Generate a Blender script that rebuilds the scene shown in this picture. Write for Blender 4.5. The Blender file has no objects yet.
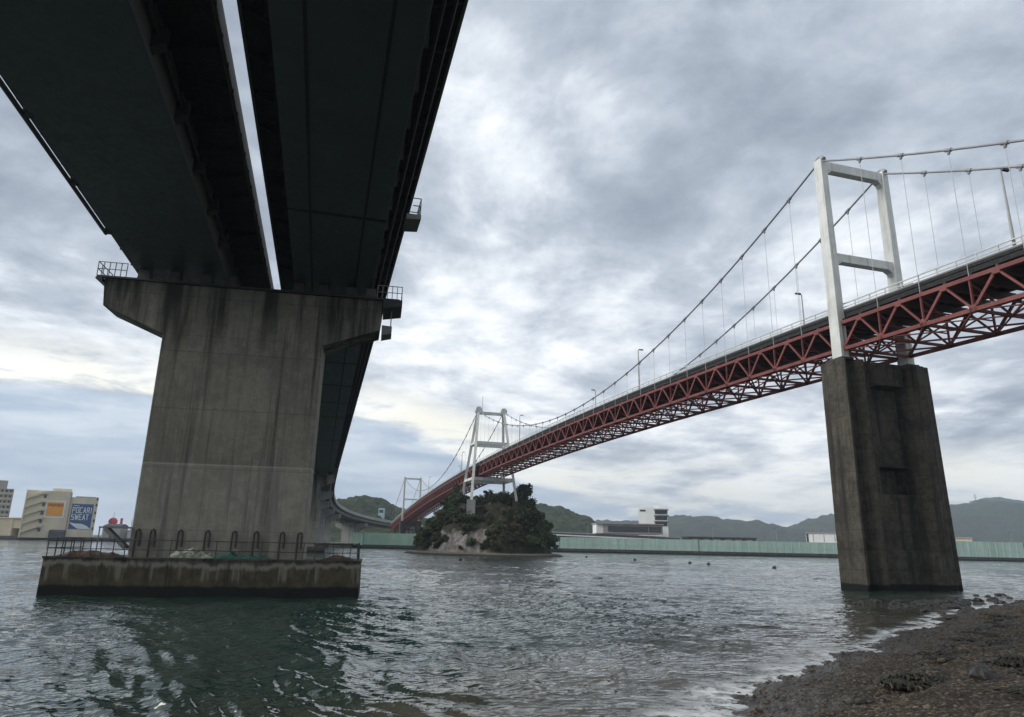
import bpy, math, random
import numpy as np
from mathutils import Vector, Matrix
R_ = math.radians
scene = bpy.context.scene
C = scene.collection
rng = random.Random(7)
CAMZ = 3.75

# ------------------------------------------------------------------ mesh helpers
class MB:
    def __init__(self): self.v = []; self.f = []; self.m = []; self.cur = 0
    def mat(self, i): self.cur = i; return self
    def add(self, vs, fs):
        b = len(self.v); self.v += [tuple(float(c) for c in p) for p in vs]
        for f in fs: self.f.append(tuple(i + b for i in f)); self.m.append(self.cur)
        return self
    def hexa(self, p):      # 8 points: bottom loop 4 then top loop 4
        return self.add(p, [(3,2,1,0),(4,5,6,7),(0,1,5,4),(1,2,6,5),(2,3,7,6),(3,0,4,7)])
    def box(self, lo, hi, T=None):
        (a,b,c),(d,e,f) = lo, hi
        p = [(a,b,c),(d,b,c),(d,e,c),(a,e,c),(a,b,f),(d,b,f),(d,e,f),(a,e,f)]
        if T: p = [T(*q) for q in p]
        return self.hexa(p)
    def bar(self, a, b, w, h=None, up=(0,0,1)):
        h = h or w; a = Vector(a); b = Vector(b); d = (b-a)
        if d.length < 1e-6: return self
        d.normalize(); up = Vector(up)
        if abs(d.dot(up)) > .97: up = Vector((1,0,0)) if abs(d.x) < .9 else Vector((0,1,0))
        s = d.cross(up).normalized(); t = s.cross(d).normalized()
        o = [(-1,-1),(1,-1),(1,1),(-1,1)]
        return self.hexa([a+s*x*w/2+t*y*h/2 for x,y in o] + [b+s*x*w/2+t*y*h/2 for x,y in o])
    def tube(self, pts, r, n=8, cap=True, r2=None):
        pts = [Vector(p) for p in pts]; rings = []
        prev = None
        for i,p in enumerate(pts):
            d = (pts[min(i+1,len(pts)-1)] - pts[max(i-1,0)]).normalized()
            if prev is None:
                up = Vector((0,0,1)) if abs(d.z) < .9 else Vector((1,0,0)); s = d.cross(up).normalized()
            else:
                s = (prev - d*prev.dot(d)).normalized()
            prev = s; t = d.cross(s)
            rr = r if r2 is None else r + (r2-r)*i/(len(pts)-1)
            rings.append([p + (s*math.cos(2*math.pi*k/n) + t*math.sin(2*math.pi*k/n))*rr for k in range(n)])
        vs = [q for ring in rings for q in ring]; fs = []
        for i in range(len(pts)-1):
            for k in range(n):
                a = i*n+k; b = i*n+(k+1)%n; fs.append((a,b,b+n,a+n))
        if cap: fs += [tuple(range(n))[::-1], tuple((len(pts)-1)*n+k for k in range(n))]
        return self.add(vs, fs)
    def ball(self, c, r, nu=10, nv=7, sc=(1,1,1), jit=0, rnd=None):
        c = Vector(c); vs = []; fs = []
        def P(th, ph, k=1): return c + Vector((math.sin(th)*math.cos(ph)*sc[0], math.sin(th)*math.sin(ph)*sc[1], math.cos(th)*sc[2]))*r*k
        vs.append(P(0,0)); 
        for i in range(1,nv):
            for j in range(nu):
                vs.append(P(math.pi*i/nv, 2*math.pi*j/nu, 1 + (rnd.uniform(-jit,jit) if rnd else 0)))
        vs.append(P(math.pi,0))
        for j in range(nu):
            fs.append((0,1+j,1+(j+1)%nu))
            for i in range(nv-2):
                a = 1+i*nu; fs.append((a+j, a+nu+j, a+nu+(j+1)%nu, a+(j+1)%nu))
            a = 1+(nv-2)*nu; fs.append((a+j, len(vs)-1, a+(j+1)%nu))
        return self.add(vs, fs)
    def sweep(self, frames, prof, closed=True, caps=True):
        """frames: list of functions (off, z)->world point; prof: list of (off, z)"""
        n = len(prof); vs = [F(o,z) for F in frames for (o,z) in prof]; fs = []
        for i in range(len(frames)-1):
            for k in range(n if closed else n-1):
                a = i*n+k; b = i*n+(k+1)%n; fs.append((a,b,b+n,a+n))
        if caps and closed: fs += [tuple(range(n))[::-1], tuple((len(frames)-1)*n+k for k in range(n))]
        return self.add(vs, fs)
    def build(self, name, mats, parent=None, smooth=False, off=None):
        mats = mats if isinstance(mats, (list,tuple)) else [mats]
        o = Vector((0,0,0)); q = parent
        while q is not None: o += q.location; q = q.parent
        if off is not None: o += Vector(off)
        me = bpy.data.meshes.new(name)
        me.from_pydata([(x-o.x, y-o.y, z-o.z) for x,y,z in self.v], [], self.f)
        for m in mats: me.materials.append(m)
        if len(mats) > 1: me.polygons.foreach_set('material_index', self.m)
        import bmesh
        bm = bmesh.new(); bm.from_mesh(me); bmesh.ops.recalc_face_normals(bm, faces=bm.faces); bm.to_mesh(me); bm.free()
        if smooth: me.polygons.foreach_set('use_smooth', [True]*len(me.polygons))
        me.update()
        ob = bpy.data.objects.new(name, me); C.objects.link(ob)
        if off is not None: ob.location = off
        if parent is not None: ob.parent = parent
        return ob
def tag(o, label=None, cat=None, group=None, kind=None):
    if label: o['label'] = label
    if cat: o['category'] = cat
    if group: o['group'] = group
    if kind: o['kind'] = kind
    return o
def thing(name, loc, label, cat, group=None):
    o = bpy.data.objects.new(name, None); C.objects.link(o); o.location = loc; o.empty_display_size = .5
    bpy.context.view_layer.update() if False else None
    return tag(o, label, cat, group)
def dup(root, loc=None, rotz=None, scale=None, label=None, group=None):
    r = root.copy(); C.objects.link(r)
    if loc is not None: r.location = loc
    if rotz is not None: r.rotation_euler = (0,0,rotz)
    if scale is not None: r.scale = scale
    if label: r['label'] = label
    if group: r['group'] = group
    for ch in list(root.children):
        c = ch.copy(); C.objects.link(c); c.parent = r
        for g in ch.children:
            d = g.copy(); C.objects.link(d); d.parent = c
    return r
def grid_obj(name, X, Y, Z, mat, smooth=True, attrs=None):
    ny, nx = X.shape
    co = np.stack([X,Y,Z],-1).reshape(-1,3).astype(np.float32)
    idx = np.arange(nx*ny).reshape(ny,nx)
    q = np.stack([idx[:-1,:-1], idx[:-1,1:], idx[1:,1:], idx[1:,:-1]],-1).reshape(-1,4).astype(np.int32)
    me = bpy.data.meshes.new(name)
    me.vertices.add(len(co)); me.vertices.foreach_set('co', co.ravel())
    me.loops.add(q.size); me.loops.foreach_set('vertex_index', q.ravel())
    me.polygons.add(len(q)); me.polygons.foreach_set('loop_start', np.arange(0,q.size,4,dtype=np.int32))
    me.polygons.foreach_set('loop_total', np.full(len(q),4,np.int32))
    me.polygons.foreach_set('use_smooth', [smooth]*len(q))
    me.update(calc_edges=True); me.validate()
    for k,a in (attrs or {}).items():
        at = me.attributes.new(k, 'FLOAT', 'POINT'); at.data.foreach_set('value', a.ravel().astype(np.float32))
    me.materials.append(mat)
    o = bpy.data.objects.new(name, me); C.objects.link(o)
    return o
# vectorised value noise
_P = np.random.RandomState(3).rand(256,256).astype(np.float64)
def vnoise(x, y):
    xi = np.floor(x).astype(int); yi = np.floor(y).astype(int); fx = x-xi; fy = y-yi
    fx = fx*fx*(3-2*fx); fy = fy*fy*(3-2*fy)
    g = lambda a,b: _P[a & 255, b & 255]
    return (g(xi,yi)*(1-fx)+g(xi+1,yi)*fx)*(1-fy) + (g(xi,yi+1)*(1-fx)+g(xi+1,yi+1)*fx)*fy
def fbm(x, y, o=4, gain=.5):
    s = 0; a = 1; t = 0
    for i in range(o):
        s = s + a*(vnoise(x*2**i+17.3*i, y*2**i+9.1*i)-.5); t += a; a *= gain
    return s/t*2

# ------------------------------------------------------------------ materials
class NT:
    def __init__(self, name):
        self.m = bpy.data.materials.new(name); self.m.use_nodes = True
        self.t = self.m.node_tree; self.t.nodes.clear()
        self.out = self.n('ShaderNodeOutputMaterial')
    def n(self, typ, **kw):
        nd = self.t.nodes.new(typ)
        for k,v in kw.items(): setattr(nd, k, v)
        return nd
    def link(self, a, b): self.t.links.new(a, b)
    def val(self, sock, v):
        if hasattr(v, 'links') or hasattr(v, 'is_linked'): self.link(v, sock)
        else: sock.default_value = v
    def math(self, op, a, b=0.0, c=None, clamp=False):
        nd = self.n('ShaderNodeMath', operation=op, use_clamp=clamp)
        self.val(nd.inputs[0], a); self.val(nd.inputs[1], b)
        if c is not None: self.val(nd.inputs[2], c)
        return nd.outputs[0]
    def mix(self, fac, a, b, typ='MIX'):
        nd = self.n('ShaderNodeMix', data_type='RGBA', blend_type=typ)
        self.val(nd.inputs['Factor'], fac)
        for s,v in ((nd.inputs[6],a),(nd.inputs[7],b)):
            self.val(s, (*v,1) if isinstance(v, tuple) and len(v)==3 else v)
        return nd.outputs[2]
    def ramp(self, fac, stops, interp='LINEAR'):
        nd = self.n('ShaderNodeValToRGB'); cr = nd.color_ramp; cr.interpolation = interp
        while len(cr.elements) < len(stops): cr.elements.new(.5)
        for e,(p,c) in zip(cr.elements, stops):
            e.position = p; e.color = (*c,1) if isinstance(c, tuple) else (c,c,c,1)
        self.val(nd.inputs[0], fac); return nd.outputs[0]
    def maprange(self, v, a, b, c=0., d=1., smooth=True):
        nd = self.n('ShaderNodeMapRange', interpolation_type='SMOOTHSTEP' if smooth else 'LINEAR')
        self.val(nd.inputs[0], v)
        for i,x in enumerate((a,b,c,d)): self.val(nd.inputs[1+i], x)
        return nd.outputs[0]
    def pos(self):
        return self.n('ShaderNodeNewGeometry').outputs['Position']
    def objc(self):
        return self.n('ShaderNodeTexCoord').outputs['Object']
    def scale(self, vec, s, loc=(0,0,0), rot=(0,0,0)):
        nd = self.n('ShaderNodeMapping'); self.link(vec, nd.inputs[0])
        nd.inputs[1].default_value = loc; nd.inputs[2].default_value = rot; nd.inputs[3].default_value = s
        return nd.outputs[0]
    def noise(self, vec, scale=1., detail=4., rough=.55, dist=0., out=0):
        nd = self.n('ShaderNodeTexNoise'); self.link(vec, nd.inputs['Vector'])
        nd.inputs['Scale'].default_value = scale; nd.inputs['Detail'].default_value = detail
        nd.inputs['Roughness'].default_value = rough; nd.inputs['Distortion'].default_value = dist
        return nd.outputs[out]
    def xyz(self, vec):
        nd = self.n('ShaderNodeSeparateXYZ'); self.link(vec, nd.inputs[0]); return nd.outputs
    def bump(self, h, strength=.3, dist=.05):
        nd = self.n('ShaderNodeBump'); nd.inputs['Strength'].default_value = strength; nd.inputs['Distance'].default_value = dist
        self.link(h, nd.inputs['Height']); return nd.outputs[0]
    def bsdf(self, col, rough=.7, normal=None, metallic=0., spec=.5, **kw):
        b = self.n('ShaderNodeBsdfPrincipled')
        self.val(b.inputs['Base Color'], (*col,1) if isinstance(col, tuple) and len(col)==3 else col)
        self.val(b.inputs['Roughness'], rough); self.val(b.inputs['Metallic'], metallic)
        self.val(b.inputs['Specular IOR Level'], spec)
        if normal is not None: self.link(normal, b.inputs['Normal'])
        for k,v in kw.items(): self.val(b.inputs[k], v)
        self.link(b.outputs[0], self.out.inputs['Surface'])
        return self.m
M = {}
def simple(name, col, rough=.6, var=.15, scale=1.5, metallic=0., spec=.5, streak=False):
    w = NT(name); p = w.pos()
    v = w.scale(p, (1,1,.12 if streak else 1))
    n1 = w.noise(v, scale, 5, .6); n2 = w.noise(p, scale*7, 3, .6)
    n = w.math('MULTIPLY_ADD', n1, .7, w.math('MULTIPLY', n2, .3))
    c = w.mix(w.maprange(n,.35,.65), tuple(x*(1-var) for x in col), tuple(min(1,x*(1+var)) for x in col))
    r = w.maprange(n2,.3,.7,max(.05,rough-.12),min(1,rough+.12))
    M[name] = w.bsdf(c, r, w.bump(n2,.12,.02), metallic, spec); return M[name]
def concrete(name, light, dark, lift=1.25, streak=1.0, tide=None, stain=(.022,.02,.017), zline=0.0, leak=False, joints=0):
    """board-marked concrete: pour joints every `lift` m, vertical run-off streaks, blotches; tide = (z of wet top, z of algae top)"""
    w = NT(name); p = w.pos(); x,y,z = w.xyz(p)
    blot = w.noise(p, .35, 5, .6); fine = w.noise(p, 6, 5, .65); mid = w.noise(p, 1.4, 4, .6)
    st = w.noise(w.scale(p,(1,1,.035)), 1.15, 5, .62); st2 = w.noise(w.scale(p,(1,1,.06)), 3.6, 3, .6)
    base = w.mix(w.maprange(w.math('MULTIPLY_ADD',blot,.6,w.math('MULTIPLY',mid,.4)),.36,.64), dark, light)
    base = w.mix(w.math('MULTIPLY', w.maprange(fine,.35,.7), .35), base, tuple(a*.62 for a in dark))
    base = w.mix(w.math('MULTIPLY', w.maprange(st,.50,.68), .75*streak), base, stain)
    base = w.mix(w.math('MULTIPLY', w.maprange(st2,.55,.72), .4*streak), base, stain)
    base = w.mix(w.math('MULTIPLY', w.maprange(st2,.28,.42,1,0), .16*streak), base, tuple(min(1,a*1.45) for a in light))
    zz = w.math('ADD', z, zline)
    fr = w.math('FRACT', w.math('DIVIDE', zz, lift))
    jd = w.math('ABSOLUTE', w.math('SUBTRACT', fr, .5))
    jl = w.maprange(jd, .5-.05/lift, .5-.015/lift)
    base = w.mix(w.math('MULTIPLY', jl, .45), base, tuple(a*.4 for a in dark))
    if joints:
        uu_ = w.math('MULTIPLY_ADD', x, .98294, w.math('MULTIPLY', y, .18393))
        jv = w.maprange(w.math('ABSOLUTE', w.math('SUBTRACT', w.math('FRACT', w.math('DIVIDE', uu_, joints)), .5)), .478, .495)
        base = w.mix(w.math('MULTIPLY', jv, .22), base, tuple(a*.45 for a in dark))
    lay = w.n('ShaderNodeTexWhiteNoise', noise_dimensions='1D')
    w.link(w.math('FLOOR', w.math('DIVIDE', zz, lift)), lay.inputs['W'])
    base = w.mix(w.math('MULTIPLY', lay.outputs['Value'], .22), base, tuple(a*.75 for a in dark))
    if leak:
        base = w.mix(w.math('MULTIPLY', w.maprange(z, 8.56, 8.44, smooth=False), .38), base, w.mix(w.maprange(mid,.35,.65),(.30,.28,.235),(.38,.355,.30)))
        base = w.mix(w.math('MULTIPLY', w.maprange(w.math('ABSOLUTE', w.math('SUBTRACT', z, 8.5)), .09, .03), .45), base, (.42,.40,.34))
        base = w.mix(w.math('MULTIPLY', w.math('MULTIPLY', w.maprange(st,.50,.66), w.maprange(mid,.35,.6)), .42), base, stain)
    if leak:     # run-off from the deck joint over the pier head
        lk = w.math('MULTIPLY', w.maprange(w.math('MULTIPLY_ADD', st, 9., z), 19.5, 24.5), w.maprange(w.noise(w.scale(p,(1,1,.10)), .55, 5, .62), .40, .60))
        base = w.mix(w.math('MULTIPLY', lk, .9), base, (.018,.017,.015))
    rough = w.maprange(fine,.3,.7,.78,.95)
    if tide:
        zt, za, pale = tide
        wob = w.math('MULTIPLY_ADD', w.noise(w.scale(p,(1,1,.3)), .9, 5, .65), 1.3, -.65)
        zw = w.math('ADD', z, wob)
        if pale: 
            band = w.math('MULTIPLY', w.maprange(zw, za-.25, za+.0), w.maprange(zw, za+.28, za+.05))
            base = w.mix(w.maprange(zw, za+.25, za-.1), base, w.mix(w.maprange(mid,.35,.65),(.05,.042,.026),(.085,.07,.045)))
            base = w.mix(w.math('MULTIPLY', band, .8), base, (.24,.225,.185))
            drip = w.math('MULTIPLY', w.maprange(w.noise(w.scale(p,(1,1,.07)), 2.3, 4, .6), .54, .66), w.math('MULTIPLY', w.maprange(z,.75,1.2), w.maprange(z,2.3,1.7)))
            base = w.mix(w.math('MULTIPLY', drip, .65), base, (.22,.205,.165))
            base = w.mix(w.math('MULTIPLY', w.maprange(w.noise(w.scale(p,(1,1,.1)), 1.7, 4, .6), .55, .68), .6), base, (.018,.017,.013))
        base = w.mix(w.maprange(w.math('MULTIPLY_ADD', wob, .25, z), zt+.12, zt-.08), base, (.008,.009,.007))
    M[name] = w.bsdf(base, rough, w.bump(w.math('MULTIPLY_ADD', fine, .6, w.math('MULTIPLY', jl, -.6)), .35, .04), 0, .3)
    return M[name]

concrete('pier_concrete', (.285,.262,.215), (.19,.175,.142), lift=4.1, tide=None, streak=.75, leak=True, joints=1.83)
concrete('footing_concrete', (.15,.138,.112), (.06,.055,.044), lift=5, streak=1.2, tide=(.62,1.95,True), zline=1.2)
concrete('old_concrete', (.10,.089,.069), (.040,.036,.029), lift=1.9, streak=1.3, tide=(.55,1.0,False))
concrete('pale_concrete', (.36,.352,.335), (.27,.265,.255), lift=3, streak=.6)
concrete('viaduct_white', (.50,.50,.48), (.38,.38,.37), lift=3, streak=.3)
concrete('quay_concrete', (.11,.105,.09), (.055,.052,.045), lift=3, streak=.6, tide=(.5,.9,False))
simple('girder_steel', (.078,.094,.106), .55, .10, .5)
simple('framing_red', (.055,.019,.017), .7, .2, .8); simple('web_lit_grey', (.24,.24,.245), .6, .1, .6); simple('girder_seam', (.016,.018,.02), .7, .15, 2)
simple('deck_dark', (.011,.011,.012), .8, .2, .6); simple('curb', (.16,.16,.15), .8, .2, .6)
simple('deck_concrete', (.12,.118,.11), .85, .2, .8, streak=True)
simple('galvanised', (.30,.31,.31), .5, .12, 2, .3)
simple('dark_steel', (.028,.028,.028), .6, .2, 3)
simple('asphalt', (.05,.05,.05), .9, .15, 2)
simple('rail_paint', (.55,.56,.54), .5, .1, 1)
simple('cable_steel', (.25,.255,.26), .5, .12, 1, .2)
simple('rope_steel', (.48,.49,.5), .5, .1, 1, .2)
simple('lamp_steel', (.33,.33,.31), .5, .1, 2)
simple('walk_steel', (.19,.19,.18), .6, .15, 2)
simple('bearing_pad', (.075,.073,.068), .7, .2, 2)
simple('car_dark', (.02,.021,.024), .25, .08, 1)
simple('car_glass', (.012,.014,.016), .08, .05, 1)
simple('tyre', (.015,.015,.015), .9, .1, 4)
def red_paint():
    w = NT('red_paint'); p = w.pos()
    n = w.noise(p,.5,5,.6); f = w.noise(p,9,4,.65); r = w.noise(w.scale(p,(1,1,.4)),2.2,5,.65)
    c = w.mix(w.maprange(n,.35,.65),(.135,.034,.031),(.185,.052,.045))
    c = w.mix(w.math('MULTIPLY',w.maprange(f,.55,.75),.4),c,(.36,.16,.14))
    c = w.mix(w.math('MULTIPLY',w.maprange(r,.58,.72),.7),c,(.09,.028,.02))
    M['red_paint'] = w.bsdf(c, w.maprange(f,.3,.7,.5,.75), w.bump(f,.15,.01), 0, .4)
red_paint()
def white_paint():
    w = NT('white_paint'); p = w.pos()
    n = w.noise(p,.45,5,.6); st = w.noise(w.scale(p,(1,1,.06)),2.6,5,.6); f = w.noise(p,5,5,.7)
    c = w.mix(w.maprange(n,.35,.65),(.54,.55,.52),(.66,.67,.64))
    c = w.mix(w.math('MULTIPLY',w.maprange(st,.52,.72),.6),c,(.30,.27,.22))
    c = w.mix(w.math('MULTIPLY',w.maprange(f,.6,.74),.6),c,(.2,.19,.16))
    z = w.xyz(p)[2]
    M['white_paint'] = w.bsdf(c,.5,w.bump(f,.1,.01),0,.4)
white_paint()

# ------------------------------------------------------------------ camera, light, sky
cd = bpy.data.cameras.new('camera'); cam = bpy.data.objects.new('camera', cd); C.objects.link(cam); scene.camera = cam
cd.sensor_width = 36; cd.lens = 687/1024*36; cd.clip_start = .1; cd.clip_end = 20000
PIT, ROL = R_(15.03), R_(1.2)
Fv = Vector((0,math.cos(PIT),math.sin(PIT))); Uv = Vector((0,-math.sin(PIT),math.cos(PIT))); Rv = Vector((1,0,0))
R2 = Rv*math.cos(ROL)+Uv*math.sin(ROL); U2 = -Rv*math.sin(ROL)+Uv*math.cos(ROL)
cam.matrix_world = Matrix(((R2.x,U2.x,-Fv.x,0),(R2.y,U2.y,-Fv.y,0),(R2.z,U2.z,-Fv.z,CAMZ),(0,0,0,1)))
SUN_AZ, SUN_EL = R_(-101), R_(34)      # azimuth from +Y towards +X
sd = Vector((math.sin(SUN_AZ)*math.cos(SUN_EL), math.cos(SUN_AZ)*math.cos(SUN_EL), math.sin(SUN_EL)))
sl = bpy.data.lights.new('sun','SUN'); sl.energy = 2.2; sl.angle = R_(32); sl.color = (1,.965,.91)
so = bpy.data.objects.new('sun', sl); C.objects.link(so); so.rotation_euler = (-sd).to_track_quat('-Z','Y').to_euler(); so.location = sd*300
scene.view_settings.view_transform = 'Standard'; scene.view_settings.look = 'None'; scene.view_settings.gamma = 1
scene.view_settings.exposure = 0.5; scene.view_settings.use_curve_mapping = False
scene.cycles.use_denoising = True
try: scene.cycles.denoiser = 'OPENIMAGEDENOISE'
except Exception: pass
scene.cycles.max_bounces = 6; scene.cycles.volume_bounces = 0; scene.cycles.caustics_reflective = False; scene.cycles.caustics_refractive = False

def make_world():
    wd = bpy.data.worlds.new('World'); scene.world = wd; wd.use_nodes = True
    w = NT.__new__(NT); w.t = wd.node_tree; w.t.nodes.clear(); w.m = None
    out = w.n('ShaderNodeOutputWorld'); bg = w.n('ShaderNodeBackground')
    w.link(bg.outputs[0], out.inputs['Surface']); bg.inputs['Strength'].default_value = .1
    sky = w.n('ShaderNodeTexSky', sky_type='NISHITA'); sky.sun_disc = False
    sky.sun_elevation = SUN_EL; sky.sun_rotation = SUN_AZ % (2*math.pi)
    g = w.n('ShaderNodeTexCoord').outputs['Generated']
    x,y,z = w.xyz(g); zc = w.math('MAXIMUM', z, 0.0); zd = w.math('ADD', zc, .11)
    cv = w.n('ShaderNodeCombineXYZ'); w.link(w.math('DIVIDE',x,zd),cv.inputs[0]); w.link(w.math('DIVIDE',y,zd),cv.inputs[1])
    P = cv.outputs[0]
    warp = w.noise(P, 1.2, 3, .5, out=1)
    vm = w.n('ShaderNodeVectorMath', operation='MULTIPLY_ADD'); w.link(warp, vm.inputs[0]); vm.inputs[1].default_value=(.16,.16,0); w.link(P, vm.inputs[2])
    Q = vm.outputs[0]
    big = w.noise(Q, .55, 3, .5); mid = w.noise(w.scale(Q,(1,.9,1),(3.1,1.7,0)), 1.15, 7, .60, .25); fin = w.noise(w.scale(Q,(1,.85,1),(7,2,0)), 3.4, 8, .62, .2)
    # lumps of cloud lit from one side
    q2 = w.n('ShaderNodeVectorMath', operation='ADD'); w.link(Q, q2.inputs[0]); q2.inputs[1].default_value = (-.075,.05,0)
    midb = w.noise(w.scale(q2.outputs[0],(1,.9,1),(3.1,1.7,0)), 1.15, 7, .60, .25); finb = w.noise(w.scale(q2.outputs[0],(1,.85,1),(7,2,0)), 3.4, 8, .62, .2)
    relief = w.math('MULTIPLY_ADD', w.math('SUBTRACT', mid, midb), .42, w.math('MULTIPLY', w.math('SUBTRACT', fin, finb), .20))
    d = w.math('MULTIPLY_ADD', big, .38, w.math('MULTIPLY_ADD', mid, .42, w.math('MULTIPLY', fin, .20)))
    el = w.math('MULTIPLY', w.math('ARCSINE', z), 180/math.pi)
    az = w.math('MULTIPLY', w.math('ARCTAN2', x, y), 180/math.pi)
    d = w.math('ADD', d, w.math('MULTIPLY', relief, .30))
    # cloud thins out towards the horizon, thickest high up on the right
    d = w.math('ADD', d, w.math('SUBTRACT', w.maprange(el, 26, 8, 0, .05), w.math('MULTIPLY', w.maprange(az, -4, 28), w.maprange(el, 14, 34, 0, .045))))
    deck = w.ramp(w.maprange(d,.39,.615,0,1,False), [(0,(2.25,2.6,3.2)),(.26,(3.0,3.42,4.05)),(.50,(4.15,4.6,5.25)),(.72,(6.1,6.5,7.0)),(1,(8.9,9.0,9.0))])
    # unseen sky dimmed behind the viewer and brightened overhead to steer light on faces
    back = w.maprange(y, .2, -.5); top = w.maprange(el, 50, 80)
    deck = w.mix(top, deck, w.mix(w.maprange(d,.4,.6), (6.0,6.5,7.2), (8.5,8.8,9.0)))
    deck = w.mix(back, deck, w.mix(w.maprange(d,.4,.6), (3.0,3.35,3.8), (4.8,5.1,5.4)))
    # clear strip low over the horizon, and the blue-grey bank below it
    wob = w.math('MULTIPLY_ADD', w.noise(w.scale(g,(3.,3.,9.)), 1.3, 5, .6), 8.0, -4.0)
    e0 = w.maprange(az, -16, 9, 10.4, 4.0)
    de = w.math('SUBTRACT', w.math('ADD', el, w.math('MULTIPLY', wob, w.maprange(az,-24,-10,.2,.5))), e0)
    strip = w.math('MULTIPLY', w.maprange(de,-.8,-.2), w.maprange(de,4.2,.5))
    strip = w.math('MULTIPLY', strip, w.maprange(w.noise(w.scale(g,(2.5,2.5,11)),2.4,7,.64,.5), .36, .56, .12, 1.))
    bank = w.maprange(de, -.35, -.95)
    bankc = w.mix(w.maprange(w.noise(w.scale(g,(2.,2.,13)),2.6,7,.62,.5),.36,.66), (3.3,4.15,5.4), (5.6,6.3,7.0))
    right = w.maprange(az, 0, 12)
    lowr = w.mix(w.maprange(w.noise(w.scale(g,(3.,3.,13)),3.4,7,.62,.4),.42,.60), (3.7,4.4,5.3), (8.8,8.6,7.6))
    bankc = w.mix(w.math('MULTIPLY', right, w.maprange(el,.2,2.2,.25,.85)), bankc, lowr)
    col = w.mix(w.math('MULTIPLY', bank, .85), deck, bankc)
    col = w.mix(w.math('MULTIPLY', strip, .95), col, w.mix(w.maprange(wob,-2.,2.), (9.0,8.7,7.5), (9.6,9.7,9.3)))
    gap = w.math('MULTIPLY', w.maprange(d,.60,.70), .25)
    col = w.mix(gap, col, sky.outputs[0])
    col = w.mix(w.maprange(el,-.5,-3), col, (2.0,2.2,2.4))
    w.link(col, bg.inputs['Color'])
make_world()

# ------------------------------------------------------------------ shore, sea, beach
SH = [(-30,-24),(-8,1),(0,10.2),(5.3,17.2),(7.8,20.6),(13.1,27.2),(17.4,32.2),(23.7,39.2),(30.5,47),(38.5,54.4),(47,61),(60,68),(90,80),(220,120)]
def shore(X, Y):
    best = np.full(X.shape, 1e9); sgn = np.ones(X.shape)
    for (ax,ay),(bx,by) in zip(SH[:-1],SH[1:]):
        dx,dy = bx-ax,by-ay; L2 = dx*dx+dy*dy
        t = np.clip(((X-ax)*dx+(Y-ay)*dy)/L2,0,1)
        d = np.hypot(X-ax-t*dx, Y-ay-t*dy); s = np.where((X-ax)*dy-(Y-ay)*dx > 0, 1., -1.)
        m = d < best; best = np.where(m,d,best); sgn = np.where(m,s,sgn)
    wob = fbm(X*.35+5, Y*.35, 4)*1.3 + fbm(X*1.3, Y*1.3+3, 3)*.35
    return best*sgn + wob + .55          # positive on land
def beach_z(X, Y, d=None):
    d = shore(X,Y) if d is None else d
    up = np.where(d > 0, .16*np.minimum(d,9) + .05*np.maximum(d-9,0), .10*d)
    up = np.minimum(up, 1.7+.02*np.maximum(d-10,0))
    return np.maximum(up + fbm(X*.6,Y*.6,4)*.11 + fbm(X*2.6,Y*2.6,4)*.07, -2.5)
# polar sheet of water with real waves
ang = np.radians(np.linspace(-112, 112, 820)); rr = [5.0]
while rr[-1] < 4200: rr.append(rr[-1]*1.0055)
rr = np.array(rr)
A_, Rr = np.meshgrid(ang, rr)
X = Rr*np.sin(A_); Y = Rr*np.cos(A_)
dsh = shore(X,Y)
Z = np.zeros_like(X); wr = np.random.RandomState(11)
wx = X + fbm(X*.07,Y*.07,2)*5; wy = Y + fbm(X*.07+40,Y*.07,2)*5
mod = .55 + .75*np.clip(fbm(X*.05+9,Y*.05,3)+.55,0,1.3)
for i in range(58):
    lam = .36*1.068**i; th = R_(-112)+wr.normal(0,.34); k = 2*math.pi/lam
    fade = np.clip(1.35 - Rr*.0125/lam, 0, 1)
    amp = .0086*lam**.46*min(1,(1.9/lam)**.6)
    ph = k*(wx*math.cos(th)+wy*math.sin(th)) + wr.rand()*6.28
    Z += fade*amp*(np.sin(ph) - .42*np.cos(2*ph))
Z *= mod
Z += np.clip(1.2-Rr*.02,0,1)*fbm(X*.9,Y*2.6,2)*.016
sh_f = np.clip((-dsh+.3)/5,.12,1); Z *= sh_f
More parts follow.
